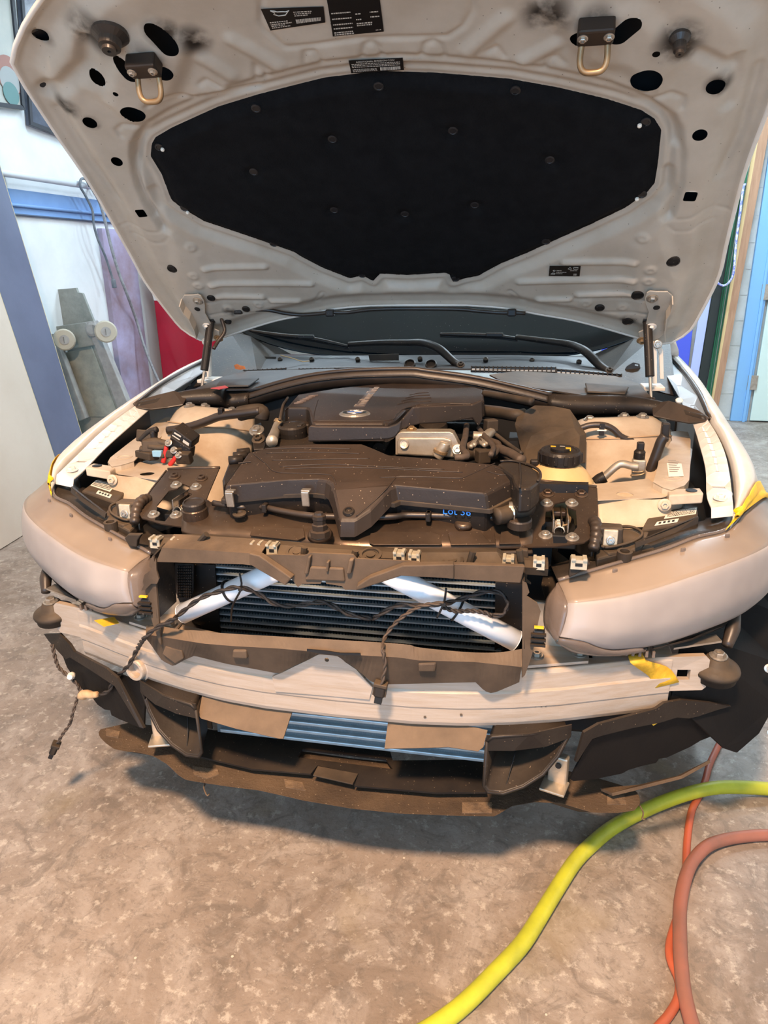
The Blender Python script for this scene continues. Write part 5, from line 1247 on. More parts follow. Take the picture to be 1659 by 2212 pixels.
for s in ('B1 130,1145', 'B1 1020,1190'):
    c = W(K(s)[0], z=.803); lathe('carrier_clip', [(.014, 0), (.014, .003), (.007, .005), (.005, .002)], c, (0, -.2, 1), m_plastd, carr, res=16)
cap = lambda s: lathe('round_cap', [(.0235, -.012), (.0235, .002), (.0215, .005), (.019, .005), (.018, .003), (.004, .003)], s, (0, -.12, 1), m_rubber, carr, res=28)
cap(V3(.33, .065, .815)); cap(V3(-.33, .065, .815)); 
c = V3(-.33, .065, .80); lathe('cap_seat', [(.026, -.02), (.026, .004), (.024, .006)], c, (0, -.12, 1), m_carr, carr, res=28)
# long seal hose lying on the carrier
sh = tube('bonnet_cable', WL('A8 1040,1060 1250,1090 B1 230,1075 450,1120 640,1150 830,1160 1130,1165 1300,1160 B2 200,1150 500,1155 800,1165 950,1172', z=.812), .0065, m_rubber, car, n=70); sh['label'] = 'long dusty cable lying along the back of the carrier panel'
for s in ('B1 1540,1160', 'B2 365,1155', 'B1 320,1095'):
    box('cable_clip', W(K(s)[0], z=.814), (.010, .018, .018), m_plast, sh, bevel=.002)
# wings with the hood catches
wz = lambda q: .782+.26*(q[1]-.08)
WH = 'B6 1272,140 1315,132 1335,88 1410,72 1422,112 1480,135 1490,250 1455,295 1415,362 1325,362 1320,292 1240,270 1247,240 1268,220'
for sg in (-1, 1):
    nm = 'right' if sg > 0 else 'left'; fx = lambda P: [p*V3(sg, 1, 1) for p in P]
    o_ = WL('F 1159,1040 1180,1042 1230,1046 1287,1054 1290,1100 1288,1140 1281,1160 1262,1172 1200,1180 1140,1181 1125,1178 1122,1140 1140,1095 1152,1060', z=wz)
    w_ = sheet('catch_plate', fx(o_), m_carr, car, holes=[fx(WL(WH, z=wz))], th=.003, n=(0, -.25, 1)); w_['label'] = 'dark hood catch plate with bolts, %s side' % nm
    e = fx(WL('F 1159,1038 1180,1040 1230,1044 1289,1052', z=wz)); tube('plate_lip', e, .0035, m_carr, w_)
    e2 = fx(WL('F 1290,1054 1292,1100 1290,1140 1283,1160', z=wz)); sheet('plate_side', e2+[p-V3(0, 0, .04) for p in e2[::-1]], m_carr, w_, th=.003, n=(sg, -.3, 0))
    for s in ('F 1181,1088', 'F 1235,1088', 'F 1178,1157', 'F 1236,1162'): bolt(fx([W(K(s)[0], z=wz)])[0], (0, -.25, 1), .0085, m_steel, w_, hexa=False)
    for s in ('B2 1255,992', 'B2 1505,997'): bolt(fx([W(K(s)[0], z=wz)])[0], (0, -.25, 1), .009, m_carr, w_)
    # catch mechanism below the cut-out
    c0 = fx([W((1212, 1125), z=.775)])[0]
    cm = box('catch_body', c0+V3(0, .01, -.03), (.06, .11, .03), m_black, w_, bevel=.003)
    for dx in (-.016, .0, .013): box('catch_plate_blade', c0+V3(dx, .015, -.005), (.003, .085, .035), m_steel if dx else m_plast, w_, bevel=.001)
    g = []
    V = []; 
    for i in range(90): a = i*.45; V.append(c0+V3(-.004+.0105*math.cos(a), -.035+.0105*math.sin(a)*.35, -.012+.0105*math.sin(a)*.9)+V3(0, .0005*i, 0))
    tube('catch_spring', V, .0017, m_steel, w_, res=5)
    box('catch_latch', c0+V3(-.004, .038, .006), (.03, .03, .012), m_carr, w_, bevel=.003)
    tube('catch_hook', [c0+V3(.014, .03, .002), c0+V3(.018, .0, .006), c0+V3(.012, -.02, .0), c0+V3(-.01, -.022, -.004)], .0022, m_brass, w_, n=14, res=6)

# ------------------------------------------------------------------ intake box
def zl(q): return .868+.21*(q[1]-.06) if q[1] > .06 else .868+.72*(q[1]-.06)
top = WL('F 538,978 575,968 616,962 683,959 781,959 797,965 839,983 960,993 1066,1003 1098,1012 1106,1036 1049,1064 1043,1066 852,1047 840,1052 826,1068 800,1098 772,1117 766,1120 738,1120 735,1116 724,1060 718,1043 708,1036 690,1034 625,1036 492,1049 490,1046', z=zl)
ctr = sum(top)/len(top)
def drop(P, dz, out): return [p+V3(0, 0, -dz)+(lambda d: d/np.linalg.norm(d)*out)(np.array([p[0]-ctr[0], p[1]-ctr[1], 0])) for p in P]
l1 = drop(top, .006, .004); l2 = drop(top, .034, .009)
nn = len(top)
v = top+l1+l2; f = [tuple(range(nn))]+[(i+a, (i+1) % nn+a, (i+1) % nn+a+nn, i+a+nn) for a in (0, nn) for i in range(nn)]
air = mk('air_filter_box', v, f, m_cover, car, bevel=.003); air['label'] = 'black plastic air filter box with ribbed lid across the front of the engine'
r1 = drop(top, .030, .014); r2 = drop(top, .040, .015)
keep = [i for i in range(nn) if not (15 <= i <= 23)]
r1k = [r1[i] for i in keep]; r2k = [r2[i] for i in keep]
hull2('lid_flange', r1k, r2k, m_plastd, air, bevel=.0015)
b1 = [p+V3(0, .006, 0) for p in (drop(top, .040, .004)[i] for i in keep)]; b2 = [p+V3(0, .01, -.06) for p in b1]
hull2('lower_tray', b1, b2, m_plast, air)
def onlid(s, dz=.001): return [p+V3(0, 0, dz) for p in WL(s, z=zl)]
for s in ('B1 320,655 640,650 960,656', 'B1 330,690 640,682 1030,692', 'B1 370,742 700,735 1100,728 ', 'B1 430,790 800,772 1200,790 1500,805 1659,810', 'B1 470,806 800,795 1200,802 B2 620,832', 'B1 230,692 330,770 400,828 600,840 790,848 830,870 850,920', 'B1 1659,870 1330,862 1290,880 1230,950 1130,1050 1000,1160', 'B2 0,870 300,865 580,875 650,860 860,765', 'B2 800,825 900,850 980,855 995,960', 'B2 860,795 950,830 980,830', 'B1 215,752 120,765'):
    tube('lid_rib', onlid(s, .0005), .0014, m_cover, air, n=40, res=6)
for s in ('B1 75,1020', 'B1 635,1015'):
    c = W(K(s)[0], z=.84); box('spring_clip', c+V3(0, -.012, .0), (.016, .006, .032), m_steel, air, rot=rotx(.15), bevel=.002); box('clip_hook', c+V3(0, -.005, .016), (.018, .014, .004), m_steel, air, bevel=.001)
lathe('lid_screw', [(.012, 0), (.010, .004), (.007, .0045), (.006, .002)], onlid('B1 945,1125', .0)[0], (0, -.5, 1), m_plast, air, res=18)
# snout on the right end, ribs on the left end
sn = WL('B2 880,770 900,752 980,748 1050,760 1130,785 1190,822 1200,872 1180,900 1130,940 1040,948 1005,900 990,850', z=.893)
snz = prism('inlet_snout', sn, (0, 0, -.05), m_plast, air, bevel=.006)
tube('snout_rim', [p+V3(0, 0, .001) for p in WL('B2 900,752 980,748 1050,760 1130,785 1190,822 1200,872 1180,900', z=.894)], .003, m_plast, air, n=24, res=6)
tube('snout_rib', WL('B2 1045,760 1050,850 1045,945', z=.896), .0022, m_plast, air, n=8, res=6)
for k, s in enumerate(('B1 115,690 205,680', 'B1 85,715 180,705', 'B1 50,745 150,735')):
    P = WL(s, z=.875-.003*k); tube('end_rib', [P[0], P[1]], .011, m_plast, air, res=8)
prism('end_cheek', WL('B1 50,750 200,680 60,900 10,930 0,880', z=.862), (0, 0, -.05), m_plast, air, bevel=.004)
# ------------------------------------------------------------------ engine cover
zE = lambda q: .936+.02*(q[1]-.27)
ec = WL('B1 570,250 640,240 740,222 880,200 1100,178 1300,165 B2 200,163 450,170 620,182 720,198 765,212 770,290 700,320 680,316 520,312 300,322 240,334 190,352 130,415 100,440 60,462 40,466 B1 1200,458 900,458 700,458 680,452 672,430 665,372 655,352 640,346 500,346 478,352 500,330 540,285', z=zE)
ctr = sum(ec)/len(ec)
e1 = drop(ec, .005, .004); e2 = drop(ec, .042, .006); nn = len(ec)
v = ec+e1+e2; f = [tuple(range(nn))]+[(i+a, (i+1) % nn+a, (i+1) % nn+a+nn, i+a+nn) for a in (0, nn) for i in range(nn)]
eng = mk('engine_cover', v, f, m_cover, car, bevel=.003); eng['label'] = 'dusty black plastic engine cover with round emblem'
def onE(s, dz=.001): return [p+V3(0, 0, dz) for p in WL(s, z=zE)]
sheet('cover_skirt', WL('B1 660,480 700,486 1240,490 1300,470 1340,440 1330,520 1290,570 1240,585 900,600 640,605 640,500', y=lambda q: .262), m_cover, eng, th=.01, bevel=.003)
sheet('cover_side_skirt', WL('B2 250,345 300,338 690,325 765,290 770,440 740,490 695,428 490,462 300,470 200,500 140,520 130,480', y=lambda q: .40+.6*max(q[0]-.08, 0)), m_cover, eng, th=.008, bevel=.003)
for s in ('B1 680,445 690,370 715,290', 'B1 680,448 1220,446 1300,400 1350,360 1450,338 1659,335'):
    tube('cover_ridge', onE(s, .0003), .0016, m_cover, eng, n=30, res=6)
for k, s in enumerate(('B1 1310,325 1400,305 1560,300', 'B1 1340,300 1420,282 1560,275', 'B1 1370,278 1440,262 1550,255', 'B1 1400,255 1460,242 1540,236')):
    tube('cover_groove', onE(s, .0004), .0018, m_cover, eng, n=14, res=6)
for k in range(6):
    a = 545+k*22; tube('cover_letter_bar', onE('B1 %d,%d %d,%d' % (a-10, 318-k*11, a+60, 312-k*11), .0006), .0022, M('cover_letters', (110, 96, 88), .45), eng, res=6)
# lettering strip
P = onE('B1 980,345 1060,345 1165,205 1110,205', .0008); sheet('lettering_strip', P, M('strip_grey', (86, 76, 72), .45), eng, th=.0006)
pa = onE('B1 1020,340', .0016)[0]; pb = onE('B1 1135,210', .0016)[0]
m_let = M('strip_letters', (150, 136, 124), .4); text('lettering', 'TwinPower Turbo', .036, pa+V3(.012, 0, 0), pb-pa, np.cross(V3(0, 0, 1), pb-pa), m_let, eng, ext=.0005)
# round emblem
ce = onE('B1 990,394', .0)[0]; R_ = .0315
em = lathe('emblem', [(R_*1.22, -.001), (R_*1.15, .002), (R_, .003), (R_, .0045), (R_*.93, .005), (R_*.93, .0035)], ce, (0, 0, 1), m_steel, eng, res=40)
lathe('emblem_ring', [(R_*.93, 0), (R_*.93, .0038)], ce, (0, 0, 1), M('emblem_black', (20, 20, 24), .3), em, res=40)
m_eb, m_ew = M('emblem_blue', (70, 110, 190), .3), M('emblem_white', (226, 222, 214), .3)
ang = math.radians(20)
for k in range(4):
    P = [ce+V3(0, 0, .0042)]+[ce+V3(math.cos(ang+k*math.pi/2+i*math.pi/16)*R_*.6, math.sin(ang+k*math.pi/2+i*math.pi/16)*R_*.6, .0042) for i in range(9)]
    sheet('emblem_quarter', P, m_eb if k % 2 else m_ew, em, th=.0006)
v, f = tube_geo(circ(ce+V3(0, 0, .0044), (0, 0, 1), R_*.6, 40)+[circ(ce+V3(0, 0, .0044), (0, 0, 1), R_*.6, 40)[0]], .0008, 6); mk('emblem_inner_rim', v, f, m_steel, em)
for ch, a in (('B', 125), ('M', 90), ('W', 55)):
    w = math.radians(a); d = V3(math.cos(w), math.sin(w), 0); text('emblem_letter', ch, .011, ce+d*R_*.66+V3(0, 0, .0042), V3(d[1], -d[0], 0), d, m_ew, em, ext=.0003, align='CENTER')
# oil filler and valve cover
vcv = prism('valve_cover', WL('B1 380,605 420,560 640,545 900,600 900,640 640,650 380,640', z=.885), (0, 0, -.06), m_plast, car, bevel=.004); vcv['label'] = 'black valve cover left of the engine cover'
oc = W(K('B1 525,520')[0], z=.90); lathe('oil_filler_cap', [(.034, -.016), (.035, 0), (.0345, .012), (.031, .016), (.028, .016), (.027, .013), (.004, .013)], oc, (0, -.1, 1), m_plast, vcv, res=32)
box('cap_grip', oc+V3(.022, 0, .014), (.012, .03, .008), m_plast, vcv, bevel=.002)
prism('engine_flank', WL('B1 455,400 470,350 640,350 660,380 650,470 600,470 540,470 455,430', z=.905), (0, 0, -.05), m_cover, vcv, bevel=.004)
# engine block and bay walls, shade put into their black so gaps stay dark
eb = box('engine_block', (-.02, .56, .62), (.52, .56, .46), m_black, car, bevel=.01); eb['label'] = 'engine block under the covers, blackened for the shade of the bay'
box('bay_floor', (0, .55, .42), (1.3, .9, .02), m_black, car)
box('bay_front_wall', (0, .20, .62), (.8, .02, .30), m_black, car)
# silver pipe and hoses at the left of the engine
pp = tube('silver_pipe', WL('B1 370,600 385,560 405,510 425,465', z=.90), .012, m_cast, car, n=20, res=12, rr=[.014, .012, .012, .013]); pp['label'] = 'silver heater pipe left of the engine'
lathe('hose_clamp', [(.015, -.005), (.016, 0), (.015, .005)], W(K('B1 428,462')[0], z=.905), (.3, .5, .6), m_brass, pp, res=18)
tube('thin_pipe', WL('B1 430,440 455,330 475,300 490,275', z=.93), .004, m_plastd, car, n=14)
hb = sheet('engine_bracket', WL('B1 225,480 290,455 330,580 315,650 235,655', z=lambda q: .86), m_plast, car, th=.01, bevel=.003); hb['label'] = 'black engine bracket with bolt beside the left strut tower'
bolt(W(K('B1 258,520')[0], z=.866), (0, -.6, 1), .013, m_steel, hb); bolt(W(K('B1 270,585')[0], z=.866), (0, -.6, 1), .011, m_plastd, hb)
# ------------------------------------------------------------------ oil cooler / thermostat plate and neighbours
ck = sheet('oil_cooler', WL('B2 118,560 135,540 160,528 520,528 548,540 600,640 608,670 590,700 550,722 118,700', y=lambda q: .37), m_cast, car, th=.035, bevel=.004); ck['label'] = 'cast aluminium oil cooler right of the emblem'
sheet('cooler_face', WL('B2 130,600 150,575 480,575 530,590 560,690 545,715 130,695', y=lambda q: .364), m_cast, ck, th=.005, bevel=.002)
lathe('cooler_boss', [(.011, 0), (.010, .004), (.006, .003)], W(K('B2 185,620')[0], y=.362), (0, -1, .3), m_cast, ck)
bolt(W(K('B2 582,662')[0], y=.366), (0, -1, .4), .009, m_steel, ck); bolt(W(K('B2 240,512')[0], y=.39), (0, -.3, 1), .008, m_brass, ck)
el = tube('cooler_elbow', WL('B2 490,610 480,640 455,680 430,715', y=.345), .0135, m_cast, ck, n=18, res=14, rr=[.012, .0135, .0135, .013]); 
lathe('elbow_collar', [(.017, -.003), (.017, .003)], W(K('B2 455,675')[0], y=.345), (.3, 0, 1), m_brass, ck)
lathe('filter_housing_cap', [(.036, -.03), (.037, 0), (.034, .012), (.02, .018)], W(K('B2 400,490')[0], z=.885), (0, -.3, 1), m_plast, car, res=18, smooth=False)
for s, z_, r in (('B1 1170,660 1200,610 1240,570', .86, .016), ('B1 1110,640 1160,600', .855, .011)):
    P = crom(WL(s, z=z_), 30); v, f = tube_geo(P, r, 12, None, [r, r*.86]*15); mk('corrugated_hose', v, f, m_plast, car)
# hoses and looms between cooler and duct box
for i, (s, z_, r, m) in enumerate((('B2 770,370 900,385 1020,405 1080,400', .90, .017, m_plastd), ('B2 780,240 900,260 1140,305', .945, .010, m_plastd), ('B2 740,500 800,580 850,640 830,700', .89, .006, m_wired), ('B2 650,480 640,560 620,650 650,710 560,720', .89, .0075, m_wired), ('B2 650,640 760,590 870,610 890,650 850,690', .88, .008, m_wired), ('B2 880,650 980,690 1060,740', .88, .011, m_wired), ('B2 870,550 960,620 1060,690', .89, .005, m_plastd), ('B2 700,560 790,560 850,510', .885, .012, m_cast), ('B2 900,660 960,700 1010,730 1070,745', .87, .013, m_wired), ('B2 640,700 700,690 800,700 860,690', .865, .014, m_plastd))):
    tube('engine_hose', WL(s, z=z_), r, m, car, n=26)
for s, z_ in (('B2 730,650', .87), ('B2 770,710', .865), ('B2 830,480', .90)): box('harness_plug', W(K(s)[0], z=z_), (.03, .025, .03), m_plastd, car, rot=rotz(.5), bevel=.003)
for k in range(4): tube('vacuum_line', WL('B2 %d,%d %d,%d %d,%d' % (680+k*22, 640-k*10, 720+k*22, 600-k*14, 790+k*12, 630-k*6), z=.885), .0055, m_cast if k < 2 else m_plastd, car, n=12)
# black duct box on the right
Y = lambda s, y: W(K(s)[0], y=y)
d_ = {k: Y('B2 '+s, y) for k, (s, y) in dict(a=('1160,328', .66), b=('1300,335', .66), c=('1420,358', .655), d=('1455,500', .56), e=('1255,490', .56), f=('1130,560', .53), g=('1008,470', .60), h=('1090,660', .50), i=('1080,770', .46), j=('1480,760', .46), k=('1495,560', .54), l=('1545,545', .58), m=('1540,760', .5), n=('1030,400', .64), o=('1470,430', .62)).items()}
kk = list(d_); ii = {k: i for i, k in enumerate(kk)}
F_ = [tuple(ii[x] for x in q) for q in ('abe', 'bcde', 'ced'[0:0] or 'aeg', 'gef', 'nag', 'efhd', 'dhik', 'kij', 'hgf'[0:0] or 'gfh', 'gih'[0:0] or 'ghi', 'klmj', 'cold', 'dlk')]
db = mk('air_duct_box', [d_[k] for k in kk], F_, m_plastd, car, solid=.004, bevel=.004, off=-1); db['label'] = 'faceted black air duct box in front of the right strut tower'
box('duct_core', (.345, .62, .76), (.10, .10, .18), m_black, db)
# ------------------------------------------------------------------ coolant tank
ct = W(K('B2 1350,790')[0], z=.85)
cc_ = W(K('B2 1348,705')[0], z=.868)
m_tank = M('coolant_tank_plastic', (222, 190, 134), .5, c2=(186, 146, 92), ns=9, amt=.5, dust=(180, 140, 96), damt=.3)
tk = lathe('coolant_tank', [(.066, -.10), (.080, -.07), (.083, -.04), (.077, -.012), (.062, .010), (.048, .022), (.040, .028), (.036, .03)], V3(cc_[0], cc_[1], cc_[2]-.045), (0, 0, 1), m_tank, car, res=36, smooth=True); tk['label'] = 'cream coolant tank with black ribbed cap'
prof = [(.040, -.02), (.046, -.014), (.046, .008), (.042, .014), (.036, .014), (.035, .012)]
lathe('tank_cap', prof, cc_, (0, -.05, 1), m_plast, tk, res=32)
for k in range(14):
    a = k*2*math.pi/14; box('cap_rib', cc_+V3(math.cos(a)*.046, math.sin(a)*.046, -.002), (.006, .008, .02), m_plast, tk, rot=rotz(a), bevel=.001)
lathe('cap_disc', [(.022, .0), (.022, .0185), (.020, .019)], cc_, (0, -.05, 1), m_plast, tk, res=24)
m_ylb = M('cap_mark_yellow', (224, 176, 30), .5)
for dx, dy, m in ((-.016, .006, m_ylb), (.016, -.006, m_ylb), (.004, .012, m_paper)): box('cap_mark', cc_+V3(dx, dy, .0165), (.011, .010, .006), m, tk)
box('tank_nipple', cc_+V3(-.055, .0, -.018), (.02, .014, .014), m_plast, tk, bevel=.004)
sheet('tank_bracket', WL('B2 1170,895 1560,903 1560,925 1170,915', z=.84), m_plast, car, th=.02)
# hose under the snout
hz = tube('coolant_hose', WL('B2 1060,1010 1095,1060 1100,1100 1060,1125 990,1130 930,1150 870,1160', z=.825), .0165, m_plastd, car, n=30, res=12); hz['label'] = 'dusty coolant hose under the right end of the air box'
lathe('hose_clamp', [(.019, -.006), (.0195, 0), (.019, .006)], W(K('B2 988,1125')[0], z=.827), (1, 0, 0), m_steel, hz, res=20)
fs = sheet('fan_shroud_top', WL('B2 80,1050 780,1120 860,1110 860,1165 0,1165', z=.80), m_black, car, th=.01)
bp = W(K('B2 468,1140')[0], y=.0655)
tx = text('marker_writing', 'Lot 36', .021, bp, V3(1, -.08, 0), V3(0, 0, 1), M('blue_marker', (40, 120, 220), .5), air, ext=.0004)

# ------------------------------------------------------------------ strut towers and inner body, cream paint
for sg in (-1, 1):
    nm = 'right' if sg > 0 else 'left'; fx = lambda P: [p*V3(sg, 1, 1) for p in P]
    r0 = [V3(.47, .78, .86), V3(.49, .71, .885), V3(.545, .695, .892), V3(.60, .70, .895), V3(.65, .71, .895), V3(.70, .76, .88)]
    r1 = [V3(.45, .74, .85), V3(.485, .675, .878), V3(.545, .655, .885), V3(.605, .66, .888), V3(.66, .68, .885), V3(.71, .74, .86)]
    r2 = [V3(.435, .68, .80), V3(.47, .60, .82), V3(.54, .565, .832), V3(.61, .565, .84), V3(.67, .60, .84), V3(.71, .68, .83)]
    r3 = [V3(.42, .60, .70), V3(.455, .49, .73), V3(.53, .445, .75), V3(.61, .435, .77), V3(.66, .47, .80), V3(.69, .56, .81)]
    r4 = [V3(.41, .55, .55), V3(.44, .40, .58), V3(.52, .35, .62), V3(.60, .34, .68), V3(.645, .37, .75), V3(.675, .45, .79)]
    tw = loft('strut_tower', [fx(r) for r in (r0, r1, r2, r3, r4)], m_bay, car, n=28, nr=30, solid=.002); tw['label'] = 'cream painted %s strut tower' % nm
    for q in ((.632, .694, .894), (.587, .70, .892), (.50, .692, .884)): bolt(V3(sg*q[0], q[1], q[2]), (0, -.2, 1), .0105, m_steel, tw)
    tube('tower_seam', fx([r1[i]*.4+r2[i]*.6+V3(0, -.003, .003) for i in range(6)]), .002, M('seam_sealer', (176, 146, 112), .7), tw, n=30, res=6)
    # upper side rail
    ra = WL('B3 920,528 1000,522 1060,530 1080,590 1078,760 1070,890 1035,930 935,965 870,945 800,905 812,870 835,780 860,640', z=lambda q: .828+.02*(q[1]-.35))
    rl = sheet('upper_rail', fx(ra), m_bay, car, holes=[circ(V3(sg*.653, .351, .828), (0, 0, 1), .013, 16)], th=.002, n=(0, 0, 1)); rl['label'] = 'cream upper body rail beside the %s strut tower' % nm
    e = fx([ra[i] for i in (3, 4, 5, 6, 7, 8, 9)]); sheet('rail_wall', e+[p-V3(0, 0, .05) for p in e[::-1]], m_bay, rl, th=.002, n=(0, -1, 0))
    lathe('rail_dimple', [(.022, 0), (.0205, .0012), (.0142, .0012), (.0132, -.002)], (sg*.653, .351, .828), (0, 0, 1), m_bay, rl, res=24)
    # cross member to the headlight
    cmz = lambda q: .813
    cr = WL('B3 225,925 420,915 600,900 760,878 800,908 935,968 900,1010 860,1020 380,1040 380,980', z=cmz)
    cmm = sheet('cross_member', fx(cr), m_bay, car, holes=[circ(V3(sg*.545, .268, .813), (0, 0, 1), .017, 18)], th=.0015, n=(0, 0, 1)); cmm['label'] = 'cream cross member behind the %s headlight' % nm
    fr_ = WL('B3 380,1035 860,1015 905,1030 915,1090 905,1140 640,1170 420,1200 385,1150', z=lambda q: .813-.85*max(.235-q[1], -.02))
    a_ = [V3(.485, .232, .812), V3(.60, .243, .812), V3(.635, .255, .812)]; b_ = [V3(.485, .222, .775), V3(.60, .232, .775), V3(.637, .244, .775)]; c_ = [V3(.485, .195, .763), V3(.60, .21, .765), V3(.637, .228, .768)]
    loft('member_front', [fx(a_), fx(b_), fx(c_)], m_bay, cmm, n=12, solid=.003, curve=False)
    # brace to the fender
    bt_ = [V3(.628, .245, .822), V3(.695, .25, .828), V3(.695, .285, .829), V3(.632, .285, .823)]
    br = prism('fender_brace', fx(bt_), (0, 0, -.022), m_bay, car, bevel=.003); br['label'] = 'white brace between the cross member and %s fender' % nm
    lathe('brace_hole_shade', [(.0115, 0), (.0115, .0008)], (sg*.675, .268, .8275), (0, 0, 1), m_black, br, res=16)  # disc blackened to look like the shaded inside of a hole
    bolt(V3(sg*.62, .238, .803), (0, -1, .15), .0085, m_bay, br)
# paper sticker on the right rail
P = WL('B3 895,705 1000,700 1028,858 915,862', z=.8305); sl = sheet('rail_sticker', P, m_paper, bpy.data.objects['upper_rail.001'], th=.0008)
V, Fc = [], []
for i in range(9):
    a, b = .10+i*.085, .10+i*.085+.035; q = lambda u, w: (P[0]*(1-u)+P[1]*u)*(1-w)+(P[3]*(1-u)+P[2]*u)*w+V3(0, 0, .0006); o = len(V); V += [q(.1, a), q(.85-.1*(i % 3), a), q(.85-.1*(i % 3), b), q(.1, b)]; Fc.append((o, o+1, o+2, o+3))
mk('sticker_print', V, Fc, M('grey_print', (150, 140, 128), .6), sl)
# black boxes between rail and fender, shade of the gap put into their colour
for sg in (-1, 1): box('side_shade_box', (sg*.70, .45, .70), (.10, .5, .10), m_black, car)
# ------------------------------------------------------------------ wiring on the towers
lw = tube('tower_loom', WL('A8 700,520 800,505 900,480 1000,445 1080,415 1180,400 1290,385 1390,370', y=lambda q: .56), .012, m_rubber, car, n=40, res=10); lw['label'] = 'thick taped loom crossing the left strut tower'
box('loom_clamp', W(K('A8 1100,390')[0], y=.56), (.014, .02, .03), m_plast, lw, bevel=.003)
tube('loom_end', WL('A8 1230,395 1300,380 1400,375 1400,430', y=.57), .02, m_plastd, lw, n=20)
rw = tube('tower_cable', WL('B3 250,505 330,480 430,480 500,510 560,565 650,600 720,620 790,660 830,700', y=lambda q: .60), .008, m_rubber, car, n=40); rw['label'] = 'black cable clipped across the right strut tower'
box('cable_clip', W(K('B3 415,510')[0], y=.595), (.012, .01, .03), m_plast, rw); box('clip_bar', W(K('B3 415,517')[0], y=.59), (.022, .006, .003), m_paper, rw)
rw2 = tube('side_cable', WL('B3 890,560 860,600 830,680 800,760 770,840 760,860', y=lambda q: .50), .012, m_rubber, car, n=30, res=10); rw2['label'] = 'black cable running down beside the right body rail'
box('cable_clamp', W(K('B3 888,530')[0], y=.52), (.018, .02, .045), m_plast, rw2, bevel=.003)
sp = lathe('service_port', [(.011, -.02), (.013, -.01), (.013, .012), (.010, .016), (.003, .016)], W(K('B3 695,715')[0], y=.46), (0, -.1, 1), m_plast, car, res=20); sp['label'] = 'black capped refrigerant service port on the right'
box('port_block', W(K('B3 690,780')[0], y=.455), (.03, .02, .03), m_cast, sp, bevel=.003)
box('port_cap', W(K('B3 705,640')[0], y=.47), (.016, .016, .022), m_plast, sp, bevel=.003)
ac = tube('refrigerant_pipe', WL('B3 380,905 430,870 520,790 570,770 640,785 690,790', y=lambda q: .42), .009, m_cast, car, n=30, res=12); ac['label'] = 'bare metal refrigerant pipe bending past the right tower'
tube('pipe_sleeve', WL('B3 370,910 400,885 440,865', y=.415), .014, m_plast, ac, n=10, res=12)
for s in ('B3 630,855 700,852 740,838', 'B3 640,828 700,830 730,822'): tube('spring_wire', WL(s, y=.42), .0022, m_brass, ac, n=8, res=6)
# fuse block and relay at the left
rb_t = WL('A8 735,505 880,600 870,655 720,575', y=lambda q: .36)
rel = prism('relay_box', WL('A8 745,500 880,600 870,660 715,570', y=.36), (0, .05, .006), m_plast, car, bevel=.003); rel['label'] = 'black relay box with white print by the left strut tower'
fr2 = prism('relay_front', WL('A8 720,560 870,655 860,730 690,640', y=.352), (0, .03, 0), m_plast, rel, bevel=.003)
for s in ('A8 750,530 800,560 795,570 745,540', 'A8 815,585 860,615 855,635 810,605', 'A8 735,550 790,585 786,592 731,557'):
    sheet('relay_print', WL(s, y=.3585), m_lwht, rel, th=.0005)
fb = empty('fuse_bracket', (-.55, .4, .75), parent=car); fb['label'] = 'loose battery cables and fuse bracket by the left strut tower'
for i, (s, y_, r, m) in enumerate((('A8 690,640 680,700 665,755', .345, .006, M('red_cable', (190, 40, 34), .5)), ('A8 770,700 740,745 715,775', .345, .006, M('red_cable_b', (190, 40, 34), .5)), ('A8 500,590 560,530 620,510', .38, .008, m_plast), ('A8 520,620 600,600 690,620', .37, .010, m_plastd), ('A8 500,660 560,665 600,680', .36, .010, m_plastd), ('A8 590,520 600,580 650,620', .38, .009, m_plast), ('A8 560,640 640,650 700,640 730,600', .36, .009, m_plastd), ('A8 800,700 830,740 860,745', .35, .009, m_plast))):
    tube('cable_run', WL(s, y=y_), r, m, fb, n=18)
for s, y_, sz in (('A8 545,560', .39, (.045, .03, .03)), ('A8 610,640', .37, (.06, .03, .03)), ('A8 720,690', .35, (.02, .02, .02)), ('A8 770,680', .35, (.022, .02, .022)), ('A8 545,700', .36, (.06, .03, .02)), ('A8 640,700', .355, (.05, .02, .012)), ('A8 820,720', .35, (.04, .02, .03))):
    box('fuse_holder', W(K(s)[0], y=y_), sz, m_plastd, fb, rot=rotz(random.uniform(-.5, .5)) @ rotx(random.uniform(-.4, .4)), bevel=.003)
for s in ('A8 705,610', 'A8 745,665', 'A8 780,700'): bolt(W(K(s)[0], y=.34), (0, -1, .6), .006, m_steel, fb)
box('blue_plug', W(K('A8 625,690')[0], y=.345), (.025, .012, .016), M('pale_blue_plug', (130, 170, 190), .5), fb, bevel=.002)
tr2 = sheet('battery_shelf', WL('A8 455,680 560,560 700,540 870,660 920,790 800,800 600,745', z=.755), m_black, car, th=.01)
